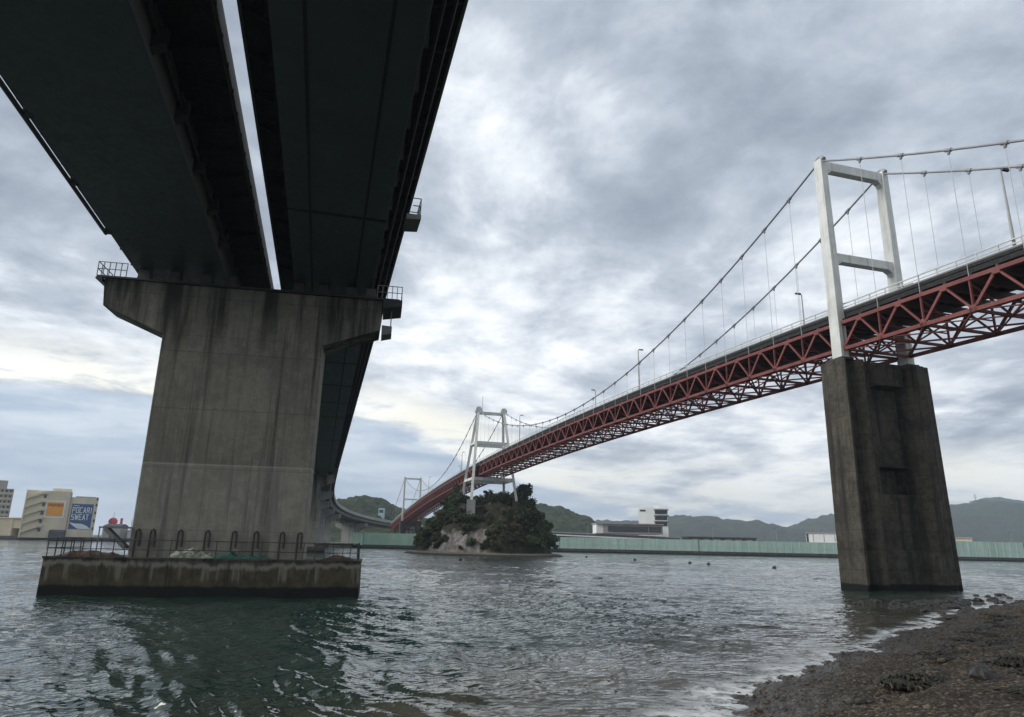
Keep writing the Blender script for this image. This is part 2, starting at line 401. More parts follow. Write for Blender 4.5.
def sea_mat():
    w = NT('sea_water'); p = w.pos()
    sh = w.n('ShaderNodeAttribute', attribute_name='shore').outputs['Fac']
    a = w.scale(p,(.62,1.5,1),rot=(0,0,.25)); n1 = w.noise(a,.42,2,.5,.2); n2 = w.noise(a,1.25,2.,.5,.1); n3 = w.noise(a,3.8,1.,.5)
    h = w.math('MULTIPLY_ADD',n1,.42,w.math('MULTIPLY_ADD',n2,.36,w.math('MULTIPLY',n3,.19)))
    bn = w.n('ShaderNodeBump'); bn.inputs['Distance'].default_value = .6; w.link(h,bn.inputs['Height'])
    w.link(w.maprange(w.noise(p,.035,3,.5),.35,.65,.5,1.), bn.inputs['Strength'])
    murk = w.noise(p,.12,4,.6)
    deep = w.mix(w.maprange(murk,.35,.65),(.009,.024,.020),(.017,.035,.028))
    sand = w.mix(w.maprange(murk,.35,.65),(.055,.050,.036),(.085,.078,.060))
    shw = w.math('MULTIPLY_ADD', murk, 12., w.math('ADD', sh, -6.))
    c = w.mix(w.maprange(shw,-12,-1.), deep, sand)
    # broken water along the edge; sky reflection painted as pale streaks over the shallows
    fo = w.noise(p,1.8,6,.7,.6); fo2 = w.noise(w.scale(p,(1,1,1),rot=(0,0,.6)),.35,4,.6)
    edge = w.math('MULTIPLY', w.maprange(w.math('MULTIPLY_ADD',fo2,3.,sh),-.2,1.2), w.maprange(fo,.39,.56))
    sheen = w.math('MULTIPLY', w.math('MULTIPLY', w.maprange(w.math('MULTIPLY_ADD',fo2,10.,sh),-5.,3.), w.maprange(fo,.62,.72)), .3)
    foam_sheen = w.math('MAXIMUM', edge, sheen)
    c = w.mix(foam_sheen, c, (.62,.63,.62))
    M['sea'] = w.bsdf(c, w.mix(foam_sheen,(.045,)*3,(.8,)*3), bn.outputs[0], 0, .5, IOR=1.5)
sea_mat()
tag(grid_obj('sea', X, Y, Z, M['sea'], True, {'shore': dsh}), kind='structure')

def beach_mat():
    w = NT('beach_shingle'); p = w.pos(); z = w.xyz(p)[2]
    vo = w.n('ShaderNodeTexVoronoi'); w.link(p,vo.inputs['Vector']); vo.inputs['Scale'].default_value = 13.; vo.inputs['Randomness'].default_value = 1
    hv = w.n('ShaderNodeHueSaturation'); w.link(vo.outputs['Color'],hv.inputs['Color']); hv.inputs['Saturation'].default_value = .0
    tone = w.xyz(vo.outputs['Color'])[0]
    n = w.noise(p,.5,5,.6); f = w.noise(p,14,4,.65)
    c = w.ramp(tone,[(0,(.012,.009,.005)),(.45,(.034,.024,.014)),(.8,(.085,.061,.038)),(1,(.27,.215,.15))])
    c = w.mix(w.math('MULTIPLY',w.maprange(n,.42,.62),.5), c, (.030,.021,.012))
    c = w.mix(w.math('MULTIPLY',w.maprange(f,.5,.7),.5), c, (.026,.021,.016))
    wet = w.maprange(z,.55,.1)
    c = w.mix(w.math('MULTIPLY',wet,.55), c, (.018,.016,.013))
    h = w.math('MULTIPLY_ADD', vo.outputs['Distance'], -1., w.math('MULTIPLY',f,.3))
    M['beach'] = w.bsdf(c, w.maprange(wet,0,1,.9,.38), w.bump(h,1.,.06), 0, .4)
beach_mat()
gx = np.linspace(-30, 90, 520); gy = np.linspace(-25, 90, 500)
X,Y = np.meshgrid(gx, gy); D = shore(X,Y); Zb = beach_z(X,Y,D)
tag(grid_obj('beach', X, Y, Zb, M['beach']), kind='structure')
def height1(x,y): return float(beach_z(np.array([[x]]),np.array([[y]]))[0,0])

simple('stone', (.075,.058,.041), .8, .75, 9)
simple('wet_rock', (.022,.020,.016), .45, .5, 4)
simple('seaweed', (.020,.019,.009), .6, .4, 6)
# shingle: nobody could count it
mb = MB(); r2 = random.Random(5)
cand = np.random.RandomState(8).rand(48000,2)
px = 1+cand[:,0]*34; py = 9+cand[:,1]*44
dd = shore(px[None],py[None])[0]; zz = beach_z(px[None],py[None])[0]
cnt = 0
for x,y,d_,z_ in zip(px,py,dd,zz):
    if d_ < -.1 or d_ > 15 or cnt > 24000: continue
    s = min(.13, .02+ r2.expovariate(1/.021)); cnt += 1
    a = r2.random()*6.28; ca,sa = math.cos(a)*s,math.sin(a)*s; k = r2.uniform(.55,.9); h = s*r2.uniform(.3,.6)
    mb.add([(x+ca,y+sa,z_),(x-sa*k,y+ca*k,z_),(x-ca,y-sa,z_),(x+sa*k,y-ca*k,z_),
            (x+ca*.5,y+sa*.5,z_+h),(x-sa*k*.6,y+ca*k*.6,z_+h*.9),(x-ca*.6,y-sa*.6,z_+h),(x+sa*k*.5,y-ca*k*.5,z_+h*1.1)],
           [(0,1,5,4),(1,2,6,5),(2,3,7,6),(3,0,4,7),(4,5,6,7)])
tag(mb.build('shingle', M['stone']), 'scattered dark pebbles and shingle on the beach', None, None, 'stuff')

def rock(name, loc, r, sc, mat, label, group, cat='rock', seed=0, n=13):
    rr_ = random.Random(seed); m = MB(); m.ball((0,0,0), r, n, 8, sc, .26, rr_)
    o = m.build(name, mat, None, False); o.location = loc; o.rotation_euler = (rr_.uniform(-.2,.2),rr_.uniform(-.2,.2),rr_.random()*6.28)
    mod_ = o.modifiers.new('s','SUBSURF'); mod_.levels = 1; mod_.render_levels = 1
    tx = bpy.data.textures.new('rocktex','CLOUDS'); tx.noise_scale = .35*r+.08; dm = o.modifiers.new('d','DISPLACE'); dm.texture = tx; dm.strength = .5*r
    return tag(o, label, cat, group)
G1 = 'wet rocks in the shallows at the foot of the tower pier'
rs = random.Random(21)
for i in range(130):
    t = rs.random(); x = 24+t*27+rs.gauss(0,2.2); y = 50+t*10+rs.gauss(0,3.2)
    dd_ = float(shore(np.array([[x]]),np.array([[y]]))[0,0])
    if dd_ < -7 or dd_ > 1.6: continue
    s = rs.uniform(.14,.42)
    rock('rock',(x,y,max(-.02,height1(x,y))+s*.06),s,(1.5,1.1,.62),M['wet_rock'],'low dark wet rock among the rocks breaking the shallows by the tower pier',G1,seed=i)
G2 = 'dark stones lying on the shingle beach'
for i in range(110):
    t = rs.random(); x0_ = 7+t*25; y0_ = 17+t*28; off = abs(rs.gauss(0,3.4))
    x = x0_+.77*off; y = y0_-.64*off; s = .06+min(.24,rs.expovariate(1/.075))
    rock('stone',(x,y,height1(x,y)+s*.15),s,(1.3,1,.6),M['wet_rock'] if i%3 else M['stone'],'small dark stone lying on the shingle beach',G2,'stone',seed=100+i,n=9)
def weed(loc, r, label, seed):
    m = MB(); q = random.Random(seed)
    for k in range(170):
        a = q.random()*6.28; rad = r*math.sqrt(q.random()); x,y = math.cos(a)*rad*1.35, math.sin(a)*rad
        z = .42*r*(1-(rad/r)**2)*q.uniform(.4,1.1)
        b = q.random()*6.28; L = q.uniform(.06,.2)*r*1.6
        m.tube([(x,y,z),(x+math.cos(b)*L*.5,y+math.sin(b)*L*.5,z+.06*r),(x+math.cos(b)*L,y+math.sin(b)*L,z-.12*r)], .022+.02*q.random(), 4)
    m.ball((0,0,0), r*.85, 12, 7, (1.35,1,.34), .2, q)
    o = m.build('seaweed_clump', M['seaweed']); o.location = loc
    return tag(o, label, 'seaweed')
for (x,y,r,l) in ((9.9,18.0,.55,'big dark clump of seaweed alone on the open shingle'),(19.8,26.4,.6,'dark seaweed clump towards the upper beach beside stones'),(13.9,20.1,.4,'small seaweed clump lying behind the big one')):
    weed((x,y,height1(x,y)+.04), r, l, int(x*10))
GW = 'shreds of dark weed along the tide line'
m0 = MB(); qw = random.Random(77)
for k in range(60):
    a = qw.random()*6.28; r_ = .42*math.sqrt(qw.random()); x,y = math.cos(a)*r_*1.6, math.sin(a)*r_; b_ = qw.random()*6.28; L = qw.uniform(.1,.3)
    m0.tube([(x,y,.0),(x+math.cos(b_)*L*.5,y+math.sin(b_)*L*.5,.05),(x+math.cos(b_)*L,y+math.sin(b_)*L,-.01)], .018+.012*qw.random(), 4)
w0 = m0.build('weed_strand', M['seaweed'])
for i in range(34):
    t = i/33+qw.uniform(-.012,.012); bx = 6.3+t*25; by = 17.2+t*28.6; off = qw.choice((1.6,1.9,4.4,5.0,7.5))+qw.gauss(0,.35)
    x = bx+.77*off; y = by-.64*off
    o = w0 if i == 0 else w0.copy()
    if i: C.objects.link(o)
    sc = qw.uniform(.5,1.2); o.location = (x,y,height1(x,y)+.02); o.rotation_euler = (0,0,qw.random()*6.28); o.scale = (sc*1.3,sc,sc)
    tag(o,'thin shred of dark weed stranded along the tide line','seaweed',GW)
G3 = 'dark floats on the open water'
bm_ = MB(); 
bm_.tube([(0,0,-.3),(0,0,-.1),(0,0,.15),(0,0,.34),(0,0,.42)],.34,10); bm_.tube([(0,0,.4),(0,0,.75)],.06,6)
for i,(x,y) in enumerate(((41.5,163.),(33,186),(44,157),(-10,150),(52,140),(24,219))):
    o = bm_.build('float', M['dark_steel']) if i==0 else fl.copy()
    if i==0: fl = o
    else: C.objects.link(o)
    o.location = (x,y,0); o.rotation_euler = (.1,.15*i,0)
    tag(o,'small dark float bobbing on the open strait before the green fence','float',G3)

# ------------------------------------------------------------------ suspension bridge
P0 = Vector((35.038,70.500,0)); SD = Vector((-.286634,.958040,0)); TD = Vector((.958040,.286634,0))
Z0,BQ,AQ = 20.5188,-.000192873,-.0314925
def zb(s): return Z0+BQ*(s-160)**2+AQ*(s-160)+CAMZ
def W(s,t,z): return P0+SD*s+TD*t+Vector((0,0,z))
TW = 8.73
S0, S1 = -66.0, 372.0
DEP = 2.88        # bottom chord to top chord
susp = thing('suspension_bridge', (P0.x,P0.y,0), 'red trussed suspension bridge with white towers crossing the strait', 'bridge')
def panel_nodes():
    n = []
    k = 0
    a = [-.6-5*i for i in range(14)][::-1]; b = [.6+5*i for i in range(32)]; c = [160.8+5*i for i in range(32)]; e = [320.6+5*i for i in range(11)]
    return [a,b,c,e]
spans = panel_nodes()
red = M['red_paint']
for t in (0,TW):
    for nd in spans:
        mb = MB(); mc = MB()
        for i,s in enumerate(nd):
            B = W(s,t,zb(s)); 
            last = i == len(nd)-1
            mb.bar(B, W(s,t,zb(s)+DEP), .17)                       # vertical
            mb.bar(W(s-.34,t-.0,zb(s)+.12), W(s+.34,t,zb(s+.3)+.12), .30, .62)   # gusset
            for e in (-1,1):
                s2 = s+2.5*e
                if (i==0 and e==-1) or (last and e==1): s2 = s+e*min(2.5,.5); continue
                mb.bar(W(s,t,zb(s)+.05), W(s2,t,zb(s2)+DEP), .2 if e>0 else .17, .26 if e<0 else .18)
            if not last:
                s2 = nd[i+1]; sm = (s+s2)/2
                mc.bar(B, W(s2,t,zb(s2)), .30, .36)
                mc.bar(W(s,t,zb(s)+DEP), W(s2,t,zb(s2)+DEP), .28, .36)
                mc.bar(W(sm-.36,t,zb(sm-.36)+DEP-.12), W(sm+.36,t,zb(sm+.36)+DEP-.12), .296, .56)
        tr = mc.build('side_truss', red, susp)
        mb.build('web_members', red, tr)
# bracing seen from below, cross frames, deck framing
tc = TW/2
for nd in spans:
    mb = MB(); mf = MB()
    for i,s in enumerate(nd):
        z = zb(s)
        mb.bar(W(s,0,z-.02), W(s,TW,z-.02), .22, .26)
        # laced cross frame: K from the bottom middle to the top chords
        mb.bar(W(s,tc,z+.0), W(s,.1,z+DEP-.5), .15); mb.bar(W(s,tc,z), W(s,TW-.1,z+DEP-.5), .15)
        mb.bar(W(s,.2,z+1.35), W(s,TW-.2,z+1.35), .12)
        mb.bar(W(s-.3,tc,z-.06), W(s+.3,tc,z-.06), .5, .1)
        mf.bar(W(s,.1,z+DEP+.1), W(s,TW-.1,z+DEP+.1), .3, .8)
        if i < len(nd)-1:
            s2 = nd[i+1]; z2 = zb(s2); sm = (s+s2)/2; zm = zb(sm)
            mb.bar(W(s,0,z), W(s2,tc,z2), .16); mb.bar(W(s,TW,z), W(s2,tc,z2), .16)
            mb.bar(W(s,tc,z), W(s2,0,z2), .13,.1); mb.bar(W(s,tc,z), W(s2,TW,z2), .13,.1)
            mf.bar(W(sm,.1,zm+DEP+.1), W(sm,TW-.1,zm+DEP+.1), .26, .7)
            for t in (1.6,3.4,5.3,7.1): mf.bar(W(s,t,z+DEP+.62), W(s2,t,z2+DEP+.62), .2, .5)
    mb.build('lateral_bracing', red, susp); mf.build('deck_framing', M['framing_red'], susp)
def Fr(s): return lambda o,z: W(s,o,zb(s)+z)
ss = [S0+ (S1-S0)*i/88 for i in range(89)]
for c0,c1 in ((.40,.62),(8.11,8.33)):
    mb = MB(); mb.sweep([Fr(s) for s in ss], [(c0,4.283),(c1,4.283),(c1,4.42),(c0,4.42)]); mb.build('curb', M['curb'], susp)
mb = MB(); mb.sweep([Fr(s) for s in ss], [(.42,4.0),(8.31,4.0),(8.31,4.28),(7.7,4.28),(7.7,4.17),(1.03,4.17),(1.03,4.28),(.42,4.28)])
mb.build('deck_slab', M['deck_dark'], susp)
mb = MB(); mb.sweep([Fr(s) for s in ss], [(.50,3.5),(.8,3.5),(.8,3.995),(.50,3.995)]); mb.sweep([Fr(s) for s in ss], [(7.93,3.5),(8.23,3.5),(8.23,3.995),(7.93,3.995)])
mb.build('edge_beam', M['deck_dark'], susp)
mb = MB(); mb.sweep([Fr(s) for s in ss], [(1.06,4.174),(7.67,4.174),(7.67,4.19),(1.06,4.19)]); mb.build('carriageway', M['asphalt'], susp)
for t in (.75,TW-.75):
    mb = MB()
    for h,wd in ((5.19,.11),(4.80,.08),(4.55,.06)):
        for a,b in zip(ss[:-1],ss[1:]): mb.bar(W(a,t,zb(a)+h),W(b,t,zb(b)+h),wd)
    s = S0
    while s < S1:
        mb.bar(W(s,t,zb(s)+4.2),W(s,t,zb(s)+5.16),.11,.09)
        s += 2.0 if s < 150 else 4.0
    mb.build('railing', M['rail_paint'], susp)
# main cables
ZT1 = 43.29+CAMZ; ZT2 = 42.2+CAMZ; ZT3 = 33.0+CAMZ
def zc(s):
    if s < 0: a=-s; return ZT1-.53*a+.0021*a*a
    if s <= 160: x=s/160; return ZT1*(1-x)+ZT2*x-4*15.35*x*(1-x)
    if s <= 320: x=(s-160)/160; return ZT2*(1-x)+ZT3*x-4*15.0*x*(1-x)
    a=s-320; return ZT3-.46*a+.0012*a*a
cs = [-60+2*i for i in range(31)]+[160*i/64 for i in range(1,65)]+[160+160*i/48 for i in range(1,49)]+[320+52*i/14 for i in range(1,15)]
for t in (0,TW):
    mb = MB(); mb.tube([W(s,t,zc(s)) for s in cs], .115, 8); mb.build('main_cable', M['cable_steel'], susp, True)
hang = []
for t in (0,TW):
    for nd in spans:
        for s in nd:
            if abs(s) < 2 or abs(s-160) < 3.5 or abs(s-320) < 3.5 or s < -46 or s > 352: continue
            if zc(s) < zb(s)+DEP+.4: continue
            hang.append((s,t))
hang.sort(key=lambda q: abs(q[0]+10))
rest = MB()
for i,(s,t) in enumerate(hang):
    m = rest if i >= 100 else MB()
    top = zc(s)
    m.tube([W(s,t,zb(s)+DEP-.05), W(s,t,top)], .027, 6)
    if i < 100:
        h = m.build('hanger', M['rope_steel'], susp)
        k = MB(); a,b = W(s-.3,t,zc(s-.3)),W(s+.3,t,zc(s+.3)); k.tube([a,b],.19,10); k.bar(W(s,t,top-.45),W(s,t,top-.1),.26,.16)
        k.build('cable_clamp', M['cable_steel'], h)
    else:
        m.tube([W(s-.3,t,zc(s-.3)),W(s+.3,t,zc(s+.3))], .22, 6)
tag(rest.build('hanger', M['rope_steel'], susp), kind='stuff')

# portal towers
def bevel(o, w=.05):
    b = o.modifiers.new('bevel','BEVEL'); b.width = w; b.segments = 2; b.limit_method = 'ANGLE'; return o
def portal(sc, zbase, ztop, label, beams, hw=.62):
    t0,t1 = 0,TW
    tw = bpy.data.objects.new('portal_tower', None); C.objects.link(tw); tw.parent = susp; tw['label'] = label
    for bi,(zl,zh) in enumerate(beams):
        m = MB()
        m.box((sc-hw*.72, t0+.45, zl),(sc+hw*.72, t1-.45, zh), lambda a,b,c: W(a,b,c))
        for sgn,te in ((1,t0+.45),(-1,t1-.45)):          # haunches
            p = [(te,zl),(te,zl-.75),(te+sgn*.25,zl-.3),(te+sgn*.75,zl)]
            vs = [W(sc-hw*.7,a,b) for a,b in p]+[W(sc+hw*.7,a,b) for a,b in p]
            m.add(vs,[(0,1,2,3),(7,6,5,4),(0,4,5,1),(1,5,6,2),(2,6,7,3),(3,7,4,0)])
        bevel(m.build('crossbeam', M['white_paint'], tw))
    for t in (t0,t1):
        q = MB()
        b,tp = .50,.40
        lo = [(-hw-.08,-b),(hw+.08,-b),(hw+.08,b),(-hw-.08,b)]; hi = [(-hw+.04,-tp),(hw-.04,-tp),(hw-.04,tp),(-hw+.04,tp)]
        q.hexa([W(sc+a,t+c,zbase) for a,c in lo]+[W(sc+a,t+c,ztop) for a,c in hi])
        lg = bevel(q.build('leg', M['white_paint'], tw), .06)
        k = MB(); k.tube([W(sc-.65,t,ztop-.16),W(sc-.3,t,ztop+.18),W(sc,t,ztop+.26),W(sc+.3,t,ztop+.18),W(sc+.65,t,ztop-.16)],.27,8); k.build('cable_saddle', M['cable_steel'], tw)
        k = MB(); k.box((sc-.9,t-.75,zbase-.12),(sc+.9,t+.75,zbase+.10), lambda a,b_,c: W(a,b_,c)); k.build('base_plate', M['dark_steel'], tw)
portal(0, 19.55+CAMZ, 43.35+CAMZ, 'white portal tower standing on the big concrete pier in the water', [(30.75+CAMZ,31.75+CAMZ),(42.0+CAMZ,43.1+CAMZ)])
portal(320, 10.2+CAMZ, 33.1+CAMZ, 'far white portal tower with plain bars', [(21.3+CAMZ,22.0+CAMZ),(32.2+CAMZ,33.0+CAMZ)], .5)
# A-frame tower on the islet
zbA, ztA = 13.2+CAMZ, 41.6+CAMZ
def legp(side,e,z):
    f = (z-zbA)/(ztA-zbA); half = 7.25*(1-f)+4.36*f; sp = 6.9*(1-f)+.55*f
    return W(160+e*sp, tc+side*half, z)
zmid, zlow = 31.0+CAMZ, 19.3+CAMZ
tw = bpy.data.objects.new('braced_tower', None); C.objects.link(tw); tw.parent = susp
def xb(a,b,w_,h_): m = MB(); m.bar(a,b,w_,h_); m.build('crossbeam', M['white_paint'], tw)
xb(legp(-1,0,ztA-.3),legp(1,0,ztA-.3),.9,.9)
for e in (-1,1): xb(legp(-1,e,zmid),legp(1,e,zmid),.7,1.05); xb(legp(-1,e,zlow),legp(1,e,zlow),.8,1.0)
for sd_ in (-1,1): xb(legp(sd_,-1,zmid),legp(sd_,1,zmid),.7,.8); xb(legp(sd_,-1,zlow),legp(sd_,1,zlow),.7,.8)
tw['label'] = 'white tower of four leaning legs on the wooded islet'
for sd_ in (-1,1):
    for e in (-1,1):
        q = MB(); q.bar(legp(sd_,e,zbA-.6),legp(sd_,e,ztA),.82,.82); q.build('leg', M['white_paint'], tw)
    q = MB(); c = legp(sd_,0,ztA+.55); q.tube([c-SD*.95,c+SD*.95],1.1,18); q.build('saddle_housing', M['white_paint'], tw)
q = MB(); c = legp(-1,0,ztA); c = c+TD*1.45; q.tube([c,c+Vector((0,0,5.4))],.06,6); q.build('lightning_rod', M['dark_steel'], tw)

# the big pier under the portal tower, with recessed face
def sub_thing(name, loc, label, cat, group=None): return thing(name, loc, label, cat, group)
pz0, pz1 = -1.2, 19.45+CAMZ
pier = thing('bridge_pier', tuple(W(.6,4.4,0)), 'tall stained concrete pier with recessed face under the white portal tower', 'pier')
def PB(f):   # batter: f 0 top..1 bottom
    return (-1.25-.05*f, 2.25, -.75-.2*f, 10.65+.55*f)
def pier_pt(a,b,f):  # a along s 0..1, b along t 0..1
    s0,s1,t0,t1 = PB(f); return W(s0+(s1-s0)*a, t0+(t1-t0)*b, pz1+(pz0-pz1)*f)
# front profile in (b, depth inset m): ribs and recesses run down the face
prof = [(0,0),(.02,0),(.045,.85),(.075,1.0),(.10,.95),(.135,.45),(.17,.15),(.205,.0),(.225,.08),(.245,.9),(.34,1.0),(.38,1.25),(.69,1.25),(.71,1.15),(.75,.65),(.79,.25),(.83,.05),(.92,.1),(.95,.3),(1,.32)]
NZ = 120
def dep(k, d_, f):
    if d_ < 1.2: return d_
    return .55 if f < .105 else (1.75 if f < .455 else (3.0 if f < .565 else (1.45 if f < .80 else 1.1)))
mb = MB(); vs = []
def inset(b_, d_, f):
    s0,s1,t0,t1 = PB(f); return W(s0+d_, t0+(t1-t0)*b_, pz1+(pz0-pz1)*f)
n = len(prof)
for i in range(NZ+1):
    f = i/NZ
    for k,(b_,d_) in enumerate(prof): vs.append(inset(b_,dep(k,d_,f),f))
    s0,s1,t0,t1 = PB(f); z = pz1+(pz0-pz1)*f
    vs += [W(s1,t1,z),W(s1,t0,z)]
N_ = n+2; fs = []
for i in range(NZ):
    for k in range(N_): a=i*N_+k; b_=i*N_+(k+1)%N_; fs.append((a,b_,b_+N_,a+N_))
fs += [tuple(range(N_)), tuple(NZ*N_+k for k in range(N_))[::-1]]
mb.add(vs,fs)
shaft = mb.build('shaft', M['old_concrete'], pier)
for t in (0,TW):
    m = MB(); m.box((-.95,t-.7,pz1+.003),(1.5,t+.8,19.75+CAMZ-.1), lambda a,b,c: W(a,b,c)); m.build('pedestal', M['old_concrete'], pier)
# pier beneath the far portal and the pedestals on the islet
p3 = thing('bridge_pier', tuple(W(320,4.4,0)), 'plain concrete pier carrying the far white portal tower', 'pier')
m = MB(); m.box((318.4,-1.2,-1),(322,1.6,10.2+CAMZ),W); m.box((318.4,TW-1.6,-1),(322,TW+1.2,10.2+CAMZ),W); m.build('shaft', M['old_concrete'], p3)
m = MB(); m.box((318.8,1.6,7.6+CAMZ),(321.6,TW-1.6,9.9+CAMZ),W); m.build('crossbeam', M['old_concrete'], p3)
p4 = thing('bridge_pier', tuple(W(352,4.4,0)), 'slim pier under the last red truss beside the green fence', 'pier')
for t in (.4,TW-.4):
    m = MB(); m.box((351.4,t-.5,-1),(352.6,t+.5,zb(352)-.25),W); m.build('column', M['red_paint'] , p4)
GP = 'concrete pedestals under the legs of the islet tower'
for sd_ in (-1,1):
    for e in (-1,1):
        c = legp(sd_,e,zbA-.6); m = MB()
        m.box((c.x-1.3,c.y-1.3,4),(c.x+1.3,c.y+1.3,zbA-.55)); o = m.build('tower_pedestal', M['pale_concrete'] if sd_<0 and e<0 else M['old_concrete'])
        tag(o, {(-1,-1):'pale concrete pedestal under the front leg above the cliff',(-1,1):'dark pedestal under the rear leg over the bushes',(1,-1):'pedestal under the front leg among the tall trees',(1,1):'pedestal under the hidden rear leg behind the trees'}[(sd_,e)], 'pedestal', GP)

# street lamps standing on the bridge deck
def lamp(s, near, label):
    t = .98 if near else TW-.98; zz_ = zb(s)+4.17; b = W(s,t,zz_)
    o = thing('street_lamp', tuple(b), label, 'lamp', 'street lamps along the suspension bridge')
    dirn = TD if near else -TD
    m = MB(); m.tube([b,b+Vector((0,0,3.5)),b+Vector((0,0,7.55))],.14,8,True,.07); m.build('post', M['lamp_steel'], o)
    a = b+Vector((0,0,7.5)); m = MB(); m.tube([a,a+dirn*.15+Vector((0,0,.1)),a+dirn*.35+Vector((0,0,.14))],.05,6); m.build('arm', M['lamp_steel'], o)
    m = MB(); h = a+dirn*.5+Vector((0,0,.16)); m.bar(h-dirn*.35,h+dirn*.45,.3,.16); m.build('lamp_head', M['dark_steel'], o)
    m = MB(); m.box((b.x-.2,b.y-.2,b.z),(b.x+.2,b.y+.2,b.z+.12)); m.build('base_plate', M['lamp_steel'], o)
for s,near,l in ((-19.2,True,'tall street lamp on the bridge past the near portal tower, towards the shore'),
  (14,False,'street lamp just beyond the near portal tower on the far rail'),(47.9,True,'tall lamp on the near rail, midway along the first span'),
  (82,False,'small lamp on the far rail where the cable sags lowest'),(117,True,'lamp on the near rail just before the islet tower'),
  (186,True,'lamp just past the islet tower on the near rail'),(251,True,'lamp on the near rail before the far portal tower'),(218,False,'lamp on the far rail between islet tower and far portal')):
    lamp(s,near,l)
# cars on the bridge
def car(s, t, col, label, flip=1):
    b = W(s,t,zb(s)+4.19); sl_ = (zb(s+1)-zb(s-1))/2
    o = thing('parked_car' if False else 'car', tuple(b), label, 'car', 'cars crossing the suspension bridge')
    def Q(a,w_,z): return W(s+a*flip, t+w_, zb(s)+4.19+sl_*a*flip+z)
    def loft(secs, name, mat, par):
        m = MB(); vs = []
        for (a,hw_,z0_,z1_) in secs: vs += [Q(a,-hw_,z0_),Q(a,hw_,z0_),Q(a,hw_*.96,z1_),Q(a,-hw_*.96,z1_)]
        fs = []
        for i in range(len(secs)-1):
            for k in range(4): x=i*4+k; y=i*4+(k+1)%4; fs.append((x,y,y+4,x+4))
        fs += [(0,1,2,3),tuple((len(secs)-1)*4+k for k in range(4))]
        m.add(vs,fs); return m.build(name, mat, par)
    body = loft([(-2.15,.75,.4,.7),(-2.05,.84,.28,.88),(-1.2,.86,.25,.95),(1.2,.86,.25,.95),(1.9,.84,.28,.9),(2.15,.76,.4,.72)],'body',col,o)
    loft([(-1.75,.74,.94,.97),(-1.1,.72,.94,1.42),(.5,.72,.94,1.46),(1.25,.74,.94,.97)],'cabin',M['car_glass'],o)
    loft([(-1.05,.66,1.425,1.46),(.45,.66,1.462,1.49)],'roof',col,o)
    for a in (-1.3,1.3):
        for w_ in (-.8,.8):
            m = MB(); m.tube([Q(a,w_-.1,.31),Q(a,w_+.1,.31)],.31,14); m.build('wheel',M['tyre'],o)
car(-6.2,3.7,M['car_dark'],'dark car on the bridge beside the far leg of the near portal')
car(31.8,3.7,M['car_dark'],'dark car on the bridge under the start of the sagging cable',-1)
car(62.4,3.7,M['car_dark'],'dark car on the bridge mid span beneath the low cable')
car(-20.6,3.6,M['car_dark'],'dark car on the bridge closest to the shore, beside a lamp',-1)

# ------------------------------------------------------------------ expressway: twin box-girder bridges
A0 = Vector((-29.047,44.883,0)); UU = Vector((.98294,.18393,0)); NF = Vector((-.18393,.98294,0)); AA = A0+NF*1.0
def WU(u,v,z): return AA+UU*u+NF*v+Vector((0,0,z))
# right edge of the right-hand deck as a path
path = []
for v in range(-75,196,9): 
    p = WU(21.85-.075*(v+20), v, 0); path.append((p.x,p.y,21.25+CAMZ))
for p in ((-60.,241,20.9),(-66.5,265,20.0),(-73.5,292,18.8),(-80,318,17.7),(-85,342,16.7),(-88,364,15.7),(-89,384,14.6),(-88,402,13.5),(-84.5,420,12.3),(-79,437,11.2),(-71,454,10.2),(-60,470,9.2),(-46,484,8.3)):
    path.append((p[0],p[1],p[2]+CAMZ))
# smooth
pp = np.array(path); 
for _ in range(3): pp[1:-1] = .25*pp[:-2]+.5*pp[1:-1]+.25*pp[2:]
path = [Vector(p) for p in pp]
cum = [0]
for a,b in zip(path[:-1],path[1:]): cum.append(cum[-1]+(b-a).length)
def at(L):
    L = min(max(L,0),cum[-1]-1e-3)
    for i in range(len(cum)-1):
        if cum[i+1] >= L: break
    f = (L-cum[i])/(cum[i+1]-cum[i]); p = path[i].lerp(path[i+1],f)
    def tan(j):
        a = path[max(j-1,0)]; b = path[min(j+1,len(path)-1)]; q = b-a; q.z = 0; return q.normalized()
    t = tan(i).lerp(tan(i+1),f).normalized(); return p, t, Vector((t.y,-t.x,0))
LP = cum[[i for i,p in enumerate(path) if p.y > AA.y+19*UU.y][0]]   # about the near pier
LP = min([i*.05 for i in range(int(cum[-1]/.05))], key=lambda L: abs((at(L)[0]-WU(20,0,0)).dot(NF)))
LEND = cum[-1]
stations = [LEND*i/110 for i in range(111)]
def FR(L):
    p,t,n_ = at(L)
    return lambda o,z: p+n_*o+Vector((0,0,z))        # o: offset to the right of the deck edge, z: above deck-edge level
